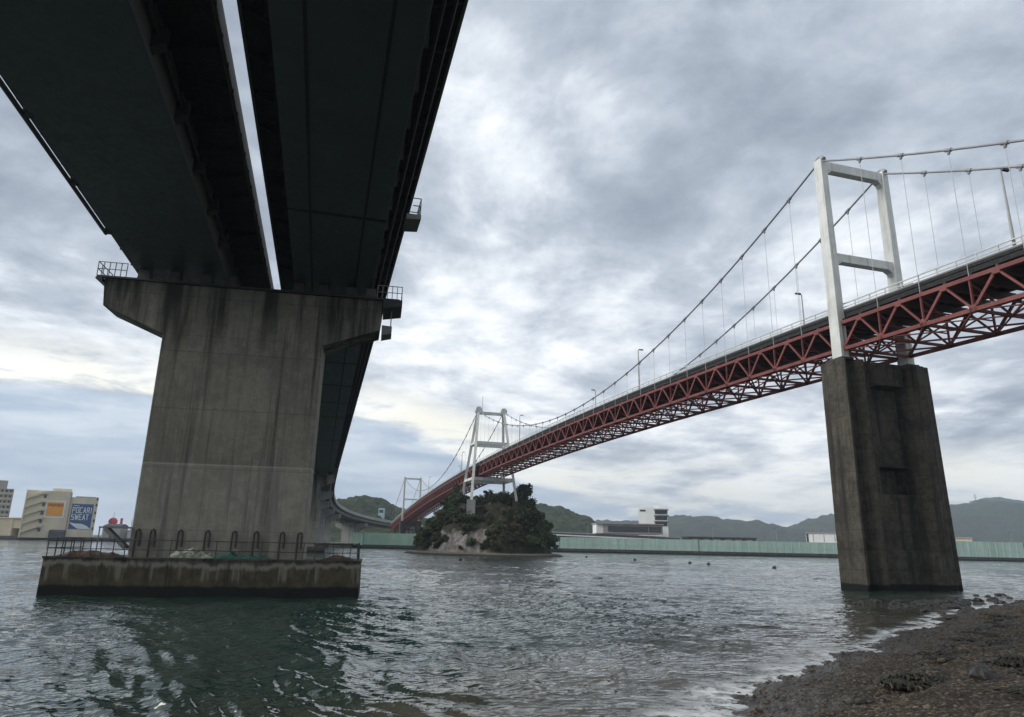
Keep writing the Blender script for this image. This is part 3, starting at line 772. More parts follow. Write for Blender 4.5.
def girder_bridge(label, tipL, boxL, boxR, tipR, seams, pipe_side):
    # offsets measured from the right edge of the right deck (negative = left); z relative to cantilever soffit
    p,t,n_ = at(LP)
    o = thing('girder_bridge', tuple(p-Vector((0,0,p.z))+n_*((boxL+boxR)/2)), label, 'bridge')
    zb_ = -2.3           # box bottom
    LS = LP+172; zs = [L for L in stations if L < LS]+[LS]; zf = [LS+.05]+[L for L in stations if L > LS]
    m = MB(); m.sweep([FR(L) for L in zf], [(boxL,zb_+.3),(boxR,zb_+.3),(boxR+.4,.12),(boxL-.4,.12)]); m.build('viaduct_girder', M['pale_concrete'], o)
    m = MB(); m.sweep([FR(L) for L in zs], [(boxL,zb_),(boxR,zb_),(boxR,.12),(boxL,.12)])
    m.mat(1)
    for sx in seams: m.sweep([FR(L) for L in zs], [(sx-.07,zb_-.035),(sx+.07,zb_-.035),(sx+.07,zb_+.02),(sx-.07,zb_+.02)])
    for L in ((LP-38,LP-11,LP+14,LP+26,LP+38,LP+50,LP+62,LP+90) if seams else ()):
        w_ = .11
        a,b = FR(L),FR(L+w_*2)
        m.hexa([a(boxL-.01,zb_-.045),a(boxR+.01,zb_-.045),b(boxR+.01,zb_-.045),b(boxL-.01,zb_-.045),a(boxL-.01,zb_+.03),a(boxR+.01,zb_+.03),b(boxR+.01,zb_+.03),b(boxL-.01,zb_+.03)])
    # web stiffeners
    L = 2.
    while L < LP+60:
        for bx,sg in (((boxL,-1),(boxR,1)) if seams else ((boxL,-1),)):
            a,b = FR(L),FR(L+.05); m.hexa([a(bx,zb_+.1),a(bx+sg*.22,zb_+.1),b(bx+sg*.22,zb_+.1),b(bx,zb_+.1),a(bx,.1),a(bx+sg*.3,.1),b(bx+sg*.3,.1),b(bx,.1)])
        L += 2.9 if bx else 2.9
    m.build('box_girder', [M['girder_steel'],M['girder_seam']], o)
    m = MB(); m.sweep([FR(L) for L in zs], [(boxR+.004,zb_+.02),(boxR+.03,zb_+.02),(boxR+.03,.10),(boxR+.004,.10)]); m.build('web_plate', M['web_lit_grey'], o)  # lighter skin on the right-hand web; light from the gap put into its grey
    m = MB(); m.sweep([FR(L) for L in zs], [(tipL,.12),(boxL,-.0),(boxL,.14),(boxR,.14),(boxR,.0),(tipR,.12),(tipR,.42),(tipL,.42)][0:0] or [(tipL,.15),(tipR,.15),(tipR,.45),(tipL,.45)])
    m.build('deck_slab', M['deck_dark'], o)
    m = MB(); m.sweep([FR(L) for L in zf], [(tipL,.15),(tipR,.15),(tipR,.45),(tipL,.45)]); m.build('viaduct_slab', M['pale_concrete'], o)
    m = MB(); m.sweep([FR(L) for L in zs+zf], [(tipL+.02,.455),(tipR-.02,.455),(tipR-.02,.52),(tipL+.02,.52)]); m.build('carriageway', M['asphalt'], o)
    for tp,sg in ((tipL,-1),(tipR,1)):
        m = MB(); m.sweep([FR(L) for L in zs], [(tp-.0*sg,.05),(tp+sg*.14,.05),(tp+sg*.14,1.25),(tp,1.25)])
        m.build('parapet', M['deck_concrete'], o)
        m = MB(); m.sweep([FR(L) for L in zf], [(tp-.0*sg,-.35),(tp+sg*.14,-.35),(tp+sg*.14,1.25),(tp,1.25)]); m.build('viaduct_parapet', M['viaduct_white'], o)
        m = MB()
        L = 1. if (tp == -10.06) else LP+71
        if tp == -10.06: m.sweep([FR(l_) for l_ in stations if l_ < LP+72], [(tp+sg*.135,.08),(tp+sg*.18,.08),(tp+sg*.18,.16),(tp+sg*.135,.16)])
        while L < LP+70:        # drip brackets along the edge
            a,b = FR(L),FR(L+.16); m.hexa([a(tp+sg*.135,.05),a(tp+sg*.22,.06),b(tp+sg*.22,.06),b(tp+sg*.135,.05),a(tp+sg*.135,.2),a(tp+sg*.22,.2),b(tp+sg*.22,.2),b(tp+sg*.135,.2)]); L += 2.0
        if tp == -10.06: m.build('edge_fittings', M['deck_dark'], o)
    # cantilever brackets, one by one near the viewer
    L = LP-62; cnt_ = 0
    while L < LP+78 and cnt_ < 48:
        for bx,tp in ((boxL,tipL),(boxR,tipR)):
            if abs(tp-bx) < .8: continue
            sg = 1 if tp > bx else -1; m = MB()
            a,b = FR(L),FR(L+.12)
            m.hexa([a(bx+sg*.02,-.6),a(tp-sg*.05,.0),b(tp-sg*.05,.0),b(bx+sg*.02,-.6),a(bx+sg*.02,.145),a(tp-sg*.05,.145),b(tp-sg*.05,.145),b(bx+sg*.02,.145)])
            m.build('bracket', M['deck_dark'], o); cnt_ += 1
        L += 2.9
    return o, zb_
# edge offsets (from measured lines)
oR,zbx = girder_bridge('dark box-girder road bridge beside the shore side, with seams along its soffit', -8.88, -7.35, -1.55, 0.0, (-6.05,-2.85), 1)
oL,_  = girder_bridge('broad dark box-girder road bridge carrying a pipe along its side', -20.4, -18.65, -12.30, -10.06, (), 1)
# service pipe on the inner web of the left girder
def along(L0,L1,n,off,z): return [FR(L0+(L1-L0)*i/n)(off,z) for i in range(n+1)]
m = MB(); m.tube(along(0,LP-1.2,40,-12.0,-1.25), .15, 8); pipe = m.build('service_pipe', M['dark_steel'], oL, True)
L = LP-3.
while L > 3:
    m = MB(); a,b = FR(L),FR(L+.55); m.hexa([a(-12.25,-2.0),a(-11.7,-1.7),b(-11.7,-1.7),b(-12.25,-2.0),a(-12.25,-.95),a(-11.7,-.95),b(-11.7,-.95),b(-12.25,-.95)])
    m.build('pipe_bracket', M['dark_steel'], pipe); L -= 5.1
# inspection rail hung outside the left girder
m = MB(); m.tube(along(0,LP-3.5,40,-18.98,-2.28), .12, 8); m.tube(along(0,LP-3.5,40,-18.80,-2.2),.035,6); rail = m.build('inspection_rail', M['dark_steel'], oL, True)
L = LP-4.
while L > 3:
    m = MB(); a,b = FR(L),FR(L+.35); m.hexa([a(-19.02,-2.38),a(-18.6,-2.38),b(-18.6,-2.38),b(-19.02,-2.38),a(-19.02,-2.1),a(-18.6,-2.1),b(-18.6,-2.1),b(-19.02,-2.1)]); m.build('rail_bracket', M['dark_steel'], rail); L -= 6.6
# conduits along the right edge of the right girder
m = MB(); m.tube(along(0,LP+70,60,-.85,-.32),.09,6); m.tube(along(0,LP+70,60,-.35,-.16),.07,6); m.build('conduit', M['dark_steel'], oR, True)
# inspection platform hanging off the right edge
def plat(v, zf, name, par):
    pz = zf; L0 = LP+v
    a,b = FR(L0),FR(L0+2.0); z0_ = zf
    m = MB(); m.hexa([a(-.2,z0_-.2),a(.75,z0_-.1),b(.75,z0_-.1),b(-.2,z0_-.2),a(-.2,z0_+.2),a(.75,z0_+.2),b(.75,z0_+.2),b(-.2,z0_+.2)])
    pf = m.build(name, M['walk_steel'], par)
    m = MB()
    for f in (0,.33,.66,1.): q = FR(L0+2*f); m.bar(q(.7,z0_+.2),q(.7,z0_+1.35),.05)
    for h in (.8,1.33): m.bar(a(.7,z0_+h),b(.7,z0_+h),.05); m.bar(a(.7,z0_+h),a(.2,z0_+h),.05); m.bar(b(.7,z0_+h),b(.2,z0_+h),.05)
    m.build('guard_rail', M['walk_steel'], pf)
plat(-9.4, -1.0, 'inspection_platform', oR)

# piers of the expressway
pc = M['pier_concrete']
def road_pier(v_or_pts, label, first=False):
    pass
rp = thing('road_pier', tuple(WU(10,1,0)), 'massive stained concrete T-shaped pier on a rusty footing in the water', 'pier')
ZC = 17.62+CAMZ; D_ = 2.7
def capring(v):  # front outline of pier head
    return [WU(.1,v,ZC),WU(.33,v,15.6+CAMZ),WU(4.5,v,13.85+CAMZ),WU(15.52,v,13.75+CAMZ),WU(19.5,v,15.25+CAMZ),WU(19.68,v,ZC)]
def slab_outline(mb,ring0,ring1):
    n=len(ring0); mb.add(ring0+ring1,[tuple(range(n)),tuple(range(n,2*n))[::-1]]+[(k,k+n,(k+1)%n+n,(k+1)%n) for k in range(n)])
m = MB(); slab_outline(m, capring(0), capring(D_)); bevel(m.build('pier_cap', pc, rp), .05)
m = MB(); 
m.hexa([WU(4.5,.003,2.2),WU(15.52,.003,2.2),WU(15.52,D_-.003,2.2),WU(4.5,D_-.003,2.2),WU(4.5,.003,13.9+CAMZ),WU(15.52,.003,13.8+CAMZ),WU(15.52,D_-.003,13.8+CAMZ),WU(4.5,D_-.003,13.9+CAMZ)])
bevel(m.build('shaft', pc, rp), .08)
# footing with slightly rough lip
fz = -1.38+CAMZ
m = MB(); m.hexa([WU(-.0,-1.0,-2),WU(19.45,-1.0,-2),WU(19.45,5.2,-2),WU(-.0,5.2,-2),WU(.0,-1.0,fz-.12),WU(19.4,-1.0,fz-.12),WU(19.4,5.2,fz-.12),WU(.0,5.2,fz-.12)])
foot = m.build('footing', M['footing_concrete'], rp)
m = MB(); m.hexa([WU(-.06,-1.06,fz-.117),WU(19.46,-1.06,fz-.117),WU(19.46,5.26,fz-.117),WU(-.06,5.26,fz-.117),WU(-.06,-1.06,fz),WU(19.46,-1.06,fz),WU(19.46,5.26,fz),WU(-.06,5.26,fz)])
m.build('footing_lip', M['old_concrete'], foot)
# guard rail round the footing
m = MB()
us = [.1,.9,1.4,2.0,2.6,3.2,3.9,4.6]+[7.3,10.1,12.9,15.6]+[16.4,17.0,17.6,18.2,18.7,19.2]
for u_ in us:
    lean = rng.uniform(-.08,.08); hh = 1.15+rng.uniform(-.1,.1)
    m.bar(WU(u_,-.85,fz),WU(u_+lean,-.85,fz+hh),.045 if u_<5 or u_>16 else .035)
for v_ in (.3,1.6,3.0,4.6):
    for u_ in (.1,19.2): m.bar(WU(u_,v_,fz),WU(u_,v_,fz+1.15),.06)
for h_ in (.5,1.1):
    m.tube([WU(.1+19.1*i/24,-.85,fz+h_-.05*math.sin(i*math.pi/4)**2*.6) for i in range(25)],.026,5)
    for u_ in (.1,19.2): m.tube([WU(u_,-.85,fz+h_),WU(u_,4.6,fz+h_)],.03,5)
m.bar(WU(.1,-.84,fz+.95),WU(4.6,-.84,fz+.98),.04,.07); m.bar(WU(16.3,-.84,fz+1.0),WU(19.2,-.84,fz+1.02),.04,.07)
m.build('guard_rail', M['dark_steel'], foot)
# hooked pipes standing against the shaft
for u_ in (4.85,5.75,7.45,9.15,10.85,12.25,13.95,15.1):
    m = MB(); h0 = fz; top = 4.15
    m.tube([WU(u_,-.12,h0),WU(u_,-.12,top-.25),WU(u_+.04,-.14,top-.07),WU(u_+.14,-.16,top),WU(u_+.24,-.14,top-.07),WU(u_+.28,-.12,top-.25),WU(u_+.28,-.12,top-1.1)],.062,8)
    m.build('hooked_pipe', M['dark_steel'], rp)
# landing with ladder at the left of the shaft
m = MB(); m.hexa([WU(2.6,-.2,4.16),WU(4.5,-.2,4.16),WU(4.5,1.2,4.16),WU(2.6,1.2,4.16),WU(2.6,-.2,4.26),WU(4.5,-.2,4.26),WU(4.5,1.2,4.26),WU(2.6,1.2,4.26)])
for o_ in (-.2,.5):
    m.bar(WU(2.95,o_,4.15),WU(4.35,o_,fz+.55),.1,.22)
for i in range(9):
    f=i/8; m.bar(WU(2.95+1.4*f,-.2,4.15-(4.15-fz-.55)*f),WU(2.95+1.4*f,.5,4.15-(4.15-fz-.55)*f),.2,.04)
m.bar(WU(2.65,-.15,4.2),WU(2.65,-.15,fz),.06); m.build('access_stair', M['walk_steel'], rp)
# walkway round the pier head
m = MB(); m.hexa([WU(-.3,-.3,ZC-.02),WU(20.9,-.3,ZC-.02),WU(20.9,-.004,ZC-.02),WU(-.3,-.004,ZC-.02),WU(-.3,-.3,ZC+.12),WU(20.9,-.3,ZC+.12),WU(20.9,-.004,ZC+.12),WU(-.3,-.004,ZC+.12)])
m.hexa([WU(-.35,-.3,ZC-.16),WU(.095,-.3,ZC-.3),WU(.095,2.4,ZC-.3),WU(-.35,2.4,ZC-.16),WU(-.35,-.3,ZC-.03),WU(.095,-.3,ZC-.03),WU(.095,2.4,ZC-.03),WU(-.35,2.4,ZC-.03)])
m.hexa([WU(19.69,-.55,ZC-.75),WU(21.1,-.55,ZC-.5),WU(21.1,2.4,ZC-.5),WU(19.69,2.4,ZC-.75),WU(19.69,-.55,ZC-.03),WU(21.1,-.55,ZC-.03),WU(21.1,2.4,ZC-.03),WU(19.69,2.4,ZC-.03)])
wk = m.build('walkway', M['dark_steel'], rp)
for u0,u1,ue in ((-.3,1.6,-.3),(19.2,21.05,21.05)):
    k = 5; m = MB()
    for i in range(k+1): u_=u0+(u1-u0)*i/k; m.bar(WU(u_,-.28,ZC+.1),WU(u_,-.28,ZC+1.15),.045)
    for h_ in (.6,1.12): m.bar(WU(u0,-.28,ZC+h_),WU(u1,-.28,ZC+h_),.045)
    for v_ in (.4,1.4,2.35): m.bar(WU(ue,v_,ZC),WU(ue,v_,ZC+1.15),.045)
    for h_ in (.6,1.12): m.bar(WU(ue,-.28,ZC+h_),WU(ue,2.35,ZC+h_),.045)
    m.build('guard_rail', M['walk_steel'], wk)
m = MB(); m.hexa([WU(19.69,.2,14.95+CAMZ),WU(20.45,.2,15.15+CAMZ),WU(20.45,1.8,15.15+CAMZ),WU(19.69,1.8,14.95+CAMZ),WU(19.69,.2,15.75+CAMZ),WU(20.45,.2,15.7+CAMZ),WU(20.45,1.8,15.7+CAMZ),WU(19.69,1.8,15.75+CAMZ)])
for v_ in (.3,1.7): m.bar(WU(20.35,v_,15.65+CAMZ),WU(20.35,v_,ZC-.5),.07)
m.build('hanging_box', M['walk_steel'], rp)
zsof = at(LP)[0].z+zbx
for u_ in (2.3,4.4,6.6,8.3,13.3,15.1,17.2,18.7):
    m = MB(); m.hexa([WU(u_-.45,.9,ZC+.001),WU(u_+.45,.9,ZC+.001),WU(u_+.45,1.9,ZC+.001),WU(u_-.45,1.9,ZC+.001),WU(u_-.35,1.0,zsof-.06),WU(u_+.35,1.0,zsof-.06),WU(u_+.35,1.8,zsof-.06),WU(u_-.35,1.8,zsof-.06)])
    m.build('bearing', M['bearing_pad'], rp)
# tarpaulins, nets and weed on the footing
def heap(name, u0, u1, v0, h, mat, label, cat, seed, strands=0):
    q = np.random.RandomState(seed); nx,ny = 40,16
    uu,vv = np.meshgrid(np.linspace(u0,u1,nx),np.linspace(v0,v0+.95,ny))
    env = np.sin(np.pi*(uu-u0)/(u1-u0))**.5*np.sin(np.pi*(vv-v0)/.95)**.6
    zz_ = env*h*(.62+.75*(fbm(uu*2.1+seed,vv*2.1,4)+.15)) + env*fbm(uu*7+seed,vv*7,3)*.16*h
    base = WU(u0,v0,fz)
    P = AA.x+UU.x*uu+NF.x*vv, AA.y+UU.y*uu+NF.y*vv
    o = grid_obj(name, P[0]-base.x, P[1]-base.y, np.maximum(zz_,0)+.004, mat); o.location = base
    return tag(o, label, cat)
simple('tarp', (.20,.22,.17), .8, .6, 3.2); simple('green_net', (.016,.075,.055), .8, .5, 5); simple('rust_weed', (.062,.036,.022), .95, .5, 4)
heap('tarpaulin_heap', 7.15, 10.1, -.75, .72, M['tarp'], 'grey-green crumpled tarpaulin heaped on the pier footing', 'tarpaulin', 4)
heap('fishing_net', 9.7, 13.5, -.8, .45, M['green_net'], 'low heap of dark green netting on the pier footing', 'net', 9)
heap('debris_heap', .5, 4.4, -.8, .42, M['rust_weed'], 'rust-brown debris along the left end of the footing', 'debris', 14)
heap('debris_heap', 16.6, 19.0, -.8, .34, M['rust_weed'], 'small rust-brown debris at the right end of the footing', 'debris', 19)

# farther road piers under the curving viaduct
GR = 'further concrete piers of the road viaduct'
labs = ['second road pier standing in the water behind the massive one','third road pier behind the second, half hidden','fourth road pier in the row before the hill','fifth road pier in the row, pale and slim','sixth road pier at the bend of the viaduct','last small road pier where the viaduct meets the hill']
for i,(yv,wid,lb) in enumerate(((203,True,labs[0]),(262,True,labs[1]),(300,True,labs[2]),(334,True,labs[3]),(366,True,labs[4]),(418,True,labs[5]))):
    L = min(stations, key=lambda L_: abs(at(L_)[0].y-yv)); p,t_,n_ = at(L); zt = p.z+zbx-.75
    o = thing('road_pier', (p.x,p.y,0)+() , lb, 'pier', GR)
    def Q(a,b,z): return Vector((p.x,p.y,0))+n_*a+t_*b+Vector((0,0,z))
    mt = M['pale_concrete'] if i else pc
    m = MB(); ring=[(-20.,zt),(-19.8,zt-2.),(-15.6,zt-3.6),(-4.6,zt-3.6),(-.6,zt-2.),(-.3,zt)]
    slab_outline(m,[Q(a,-1.5,z) for a,z in ring],[Q(a,1.5,z) for a,z in ring]); m.build('pier_cap', mt, o)
    m = MB(); m.hexa([Q(-15.6,-1.49,-1),Q(-4.6,-1.49,-1),Q(-4.6,1.49,-1),Q(-15.6,1.49,-1),Q(-15.6,-1.49,zt-3.55),Q(-4.6,-1.49,zt-3.55),Q(-4.6,1.49,zt-3.55),Q(-15.6,1.49,zt-3.55)]); m.build('shaft', mt, o)
    m = MB(); e=3.2 if i<2 else 1.6; m.hexa([Q(a,b,z) for z in (-1.,1.6) for a,b in ((-17.5,-e),(-2.,-e),(-2.,e),(-17.5,e))]); m.build('footing', M['footing_concrete'], o)
    for a in (-17,-13.5,-6,-2.5):
        m = MB(); m.hexa([Q(a+x,b,z) for z in (zt+.002,zt+.72) for x,b in ((-.5,-.5),(.5,-.5),(.5,.5),(-.5,.5))]); m.build('bearing', M['dark_steel'], o)

# ------------------------------------------------------------------ vegetation
def leaf_mat(name, a, b, c_):
    w = NT(name); p = w.objc(); n = w.noise(p,.9,4,.6); f = w.noise(p,6.,3,.6)
    oi = w.n('ShaderNodeObjectInfo').outputs['Random']
    c = w.mix(w.maprange(n,.35,.65), a, b); c = w.mix(w.math('MULTIPLY',w.maprange(f,.5,.7),.6), c, c_)
    hs = w.n('ShaderNodeHueSaturation'); w.link(c,hs.inputs['Color']); w.link(w.maprange(oi,0,1,.65,1.75,False),hs.inputs['Value']); w.link(w.maprange(oi,0,1,.485,.515,False),hs.inputs['Hue'])
    M[name] = w.bsdf(hs.outputs[0], .7, None, 0, .2)
leaf_mat('leaf_dark',(.022,.038,.014),(.040,.062,.022),(.062,.080,.028)); leaf_mat('leaf_mid',(.034,.052,.018),(.060,.082,.028),(.085,.095,.036))
leaf_mat('leaf_brown',(.048,.042,.021),(.068,.058,.028),(.095,.076,.04))
simple('bark', (.05,.038,.028), .9, .3, 6)
def tree_proto(name, h, spread, nleaf, seed, mat, leaf=.42, lowcrown=.25):
    q = random.Random(seed)
    o = bpy.data.objects.new(name, None); C.objects.link(o)
    m = MB(); lean = (q.uniform(-.4,.4),q.uniform(-.4,.4))
    m.tube([(0,0,-1.2),(lean[0]*.3,lean[1]*.3,h*.3),(lean[0],lean[1],h*.72)],.17*h/6,6,True,.05)
    cl = []
    for k in range(15):
        a = q.random()*6.28; zz_ = h*q.uniform(lowcrown,.95); rad = spread*math.sqrt(max(.05,1-((zz_/h-.5)/.55)**2))*q.uniform(.25,.85)
        c = Vector((lean[0]*zz_/h+math.cos(a)*rad, lean[1]*zz_/h+math.sin(a)*rad, zz_)); cl.append((c,spread*q.uniform(.28,.5)))
        st_ = h*min(.65,zz_/h*.7); m.tube([(lean[0]*st_/h,lean[1]*st_/h,st_),tuple(c*.6+Vector((0,0,st_*.4))),tuple(c)],.05,4,True,.02)
    m.build('trunk', M['bark'], o)
    m = MB(); vs=[]; fs=[]
    for k in range(nleaf):
        c,r = cl[k % len(cl)] if q.random() < .93 else (Vector((0,0,h*.6)),spread)
        d = Vector((q.gauss(0,1),q.gauss(0,1),q.gauss(0,1))).normalized()*r*q.random()**.4
        d.z *= .75; p = c+d
        n_ = (d.normalized()*.7+Vector((q.gauss(0,.6),q.gauss(0,.6),q.gauss(.3,.6)))).normalized()
        e1 = n_.orthogonal().normalized(); e1 = Matrix.Rotation(q.random()*6.28,3,n_) @ e1; e2 = n_.cross(e1); s=leaf*q.uniform(.6,1.25)
        b = len(vs); vs += [p+e1*s*.7,p+e2*s*.45,p-e1*s*.7,p-e2*s*.45]; fs.append((b,b+1,b+2,b+3))
    m.add(vs,fs); m.build('crown', mat, o)
    return o
protos = [tree_proto('tree',6.2,2.6,1500,1,M['leaf_dark']),tree_proto('tree',7.0,2.4,1500,2,M['leaf_dark']),tree_proto('tree',5.2,2.9,1400,3,M['leaf_mid']),tree_proto('tree',4.2,2.5,1200,4,M['leaf_mid']),tree_proto('tree',4.6,2.3,1100,5,M['leaf_brown'])]
shrub = [tree_proto('shrub',2.6,1.9,800,6,M['leaf_dark'],.38,.1),tree_proto('shrub',2.2,1.7,700,7,M['leaf_brown'],.36,.1)]

# the islet
IC = (-6.3,233.)
def islet_z(X,Y):
    dx = (X-IC[0]); dy = (Y-IC[1]); c_,s_ = math.cos(.18),math.sin(.18); a = dx*c_+dy*s_; b = -dx*s_+dy*c_
    a = np.where(a<0, a/23., a/19.8); b = b/31.
    r = np.sqrt(a*a+b*b); th = np.arctan2(b,a)
    r = r*(1+.12*fbm(th*1.6+3,th*0+1,3)) + fbm(X*.12,Y*.12,4)*.10
    f = np.clip((1.0-r)/.46,0,1); base = 14.6*(f**.85)
    base = base + np.clip(f*4,0,1)*(fbm(X*.22,Y*.22,4)*2.2+np.abs(fbm(X*.45+3,Y*.45,3))*1.3+fbm(X*.9,Y*.9,3)*.7)
    base = base + 3.0*np.exp(-(((X+28)/7)**2+((Y-236)/14)**2))*np.clip(f*3,0,1)*0
    ledge = np.where(r<1.2, .75*np.clip((1.2-r)/.08,0,1), 0)
    return np.where(f>0, np.maximum(base,ledge), ledge-1.2*np.clip((r-1.1)*3,0,1)) -.05
gx = np.linspace(-46,28,190); gy = np.linspace(190,276,210); X,Y = np.meshgrid(gx,gy); ZI = islet_z(X,Y)
def islet_mat():
    w = NT('islet_rock'); p = w.pos(); x,y,z = w.xyz(p)
    n = w.noise(w.scale(p,(1,1,.6),rot=(0,.5,.3)),.5,6,.65,.6); f = w.noise(p,2.4,5,.65); st = w.noise(w.scale(p,(1,1,.15)),.8,4,.6)
    c = w.mix(w.maprange(n,.36,.64),(.11,.10,.092),(.31,.28,.26)); c = w.mix(w.math('MULTIPLY',w.maprange(f,.5,.7),.7),c,(.055,.048,.042))
    c = w.mix(w.math('MULTIPLY',w.maprange(st,.52,.66),.6),c,(.14,.095,.06))
    nz = w.xyz(w.n('ShaderNodeNewGeometry').outputs['Normal'])[2]
    hi = w.math('MAXIMUM', w.maprange(w.math('MULTIPLY_ADD',w.noise(p,.3,4,.6),6,z),9.,10.5), w.math('MAXIMUM', w.maprange(w.math('MULTIPLY_ADD',w.noise(p,.35,4,.6),9.,x),-3.5,1.), w.maprange(w.math('MULTIPLY_ADD',w.noise(p,.35,4,.6),6.,x),-19.,-22.)))
    c = w.mix(hi, c, w.mix(w.maprange(f,.4,.6),(.022,.024,.013),(.04,.037,.022)))
    flat = w.math('MULTIPLY', w.maprange(z,1.6,.9), w.maprange(nz,.6,.9)); c = w.mix(flat, c, w.mix(w.maprange(f,.4,.6),(.10,.092,.068),(.19,.175,.13)))
    c = w.mix(w.maprange(z,.62,.4), c, (.03,.027,.02))
    M['islet'] = w.bsdf(c,.9,w.bump(w.math('MULTIPLY_ADD',n,.6,w.math('MULTIPLY',f,.4)),.8,.6),0,.3)
islet_mat()
tag(grid_obj('rocky_islet', X, Y, ZI, M['islet']), kind='structure')
def iz(x,y): return float(islet_z(np.array([[x]]),np.array([[y]]))[0,0])
GT = 'dense trees covering the rocky islet'; GS = 'shrubs clinging to the islet cliff'
q = random.Random(33); placed = []; used = set()
def place(proto, x, y, z, s, label, group):
    if id(proto) not in used: 
        used.add(id(proto)); o = proto; o.location=(x,y,z); o.rotation_euler=(0,0,q.random()*6.28); o.scale=(s,s,s)
    else: o = dup(proto,(x,y,z),q.random()*6.28,(s,s,s*q.uniform(.9,1.1)))
    return tag(o, label, 'tree' if group==GT else 'shrub', group)
def clear(x,y):   # keep the ground under the bridge low-grown
    r_ = Vector((x,y,0))-P0; t = r_.dot(TD); s = r_.dot(SD)
    return t < -3.2 or t > TW+3.
tries = 0
while len(placed) < 250 and tries < 16000:
    tries += 1; x = q.uniform(-36,18); y = q.uniform(199,262); z = iz(x,y)
    if z < 1.0: continue
    r_ = Vector((x,y,0))-P0; t = r_.dot(TD); s = r_.dot(SD)
    cliff = ((-21.5 < x < -2) and y < 218.5 and z < 9.2) or ((-17 < x < 5) and y < 222)
    if cliff: continue
    if any((x-a)**2+(y-b)**2 < (2.1 if z>9 else 1.55)**2 for a,b in placed): continue
    under = -2.6 < t < TW+2.6
    front = y < 222 and under
    if under:
        placed.append((x,y)); pr = protos[3 if q.random()<.6 else 2]; 
        room = (zb(s)-.6-z)/ (4.4 if pr is protos[3] else 5.4); sc_ = min(q.uniform(.6,.85), max(.3,room)) if y > 224 else min(q.uniform(.45,.7), max(.3,room))
        if front: sc_ *= (.62 if z > 8 else .75)
        place(pr,x,y,z-.1,sc_,'leafy tree among the dense dark trees covering the islet',GT)
    else:
        if q.random() < .25 and t < 0: pr = protos[4]
        else: pr = q.choice(protos[:4])
        sc_ = q.uniform(.7,1.1)*(.8 if t<0 else 1.)
        if t < 0: sc_ = min(sc_, 6.5/6)
        placed.append((x,y)); place(pr,x,y,z-.1,sc_,'leafy tree among the dense dark trees covering the islet',GT)
c = W(151,14.0,0); o = dup(protos[1],(5.3,219,iz(5.3,219)-.2),1.,(1.15,1.15,1.42)); tag(o,'tall dark tree standing up beside the islet tower above the others','tree'); o['group'] = ''
del o['group']
n_s = 0; tries = 0
while n_s < 150 and tries < 6000:
    tries += 1; x = q.uniform(-25,10); y = q.uniform(199,223); z = iz(x,y)
    if z < 1.6 or z > 13.4: continue
    if z < 7.0 and -20 < x < -8 and q.random() < .88: continue
    n_s += 1; place(shrub[1 if n_s%3 else 0],x,y,z-.1,q.uniform(.4,.85),'low shrub clinging to the islet cliff',GS)

def hill_mat(name, a, b, c_):
    w = NT(name); p = w.pos(); n = w.noise(p,.012,4,.6); f = w.noise(p,.09,4,.65); g_ = w.noise(p,.35,3,.6)
    c = w.mix(w.maprange(n,.35,.65),a,b); c = w.mix(w.math('MULTIPLY',w.maprange(f,.45,.65),.75),c,c_); c = w.mix(w.math('MULTIPLY',w.maprange(g_,.48,.62),.6),c,tuple(k*.45 for k in a))
    M[name] = w.bsdf(c,.9,w.bump(w.math('MULTIPLY_ADD',f,.7,w.math('MULTIPLY',g_,.4)),1.,6.),0,.1)
hill_mat('hill_near',(.026,.038,.016),(.042,.056,.022),(.058,.070,.028)); hill_mat('hill_far',(.030,.040,.022),(.045,.056,.028),(.055,.066,.032))
def hill(name, prof, Yc, depth, mat, amp, cell, res):
    xs = [p[0] for p in prof]; zs = [p[1] for p in prof]
    gx = np.arange(xs[0],xs[-1]+res,res); gy = np.arange(Yc-depth,Yc+depth*.6,res); X,Y = np.meshgrid(gx,gy)
    pz = np.interp(X,xs,zs); f = np.clip(1-np.abs((Y-Yc)/depth)**1.6,0,1)
    ridg = fbm(X/(cell*9)+3,Y/(cell*9),4)
    Z = pz*f*(1+.16*ridg*(1-f)*2) + amp*(fbm(X/cell,Y/cell,3)+.8*np.abs(fbm(X/cell*.6+8,Y/cell*.6,2)))*np.clip(f*3,0,1)-1
    # ease the ends down
    e = np.clip(np.minimum(X-xs[0],xs[-1]-X)/(res*3),0,1); Z = Z*e - (1-e)*2
    return tag(grid_obj(name,X,Y,Z,mat,True), kind='structure')
hill('wooded_hill', [(-250,3),(-232,22),(-215,34),(-198,42),(-181,48.5),(-164,51),(-141,46.5),(-124,38),(-106,32),(-88,24),(-70,14),(-50,3)], 800, 190, M['hill_near'], 5.0, 8, 2.4)
hill('wooded_hill', [(-70,20),(-20,45),(20,55),(46,53),(62,51.5),(83,45.5),(103,39),(115,31),(123,25),(140,10),(150,2)], 950, 200, M['hill_near'], 5.0, 8, 2.8)
hill('distant_hills', [(150,20),(240,60),(311,74),(380,80),(447,80),(500,88),(550,102),(585,99),(618,94),(670,95),(720,92),(770,89),(822,81),(860,73),(906,66),(945,72),(992,82),(1050,100),(1108,120),(1200,128),(1300,131),(1425,134),(1490,146),(1548,159),(1636,171),(1700,166),(1767,154),(1900,140),(2100,120),(2300,60)], 2400, 620, M['hill_far'], 13, 34, 9)
hill('distant_hills', [(1750,120),(1900,178),(2018,206),(2136,228),(2184,243),(2253,244),(2361,233),(2500,215),(2700,180),(2900,80)], 3200, 620, M['hill_far'], 10, 45, 14)
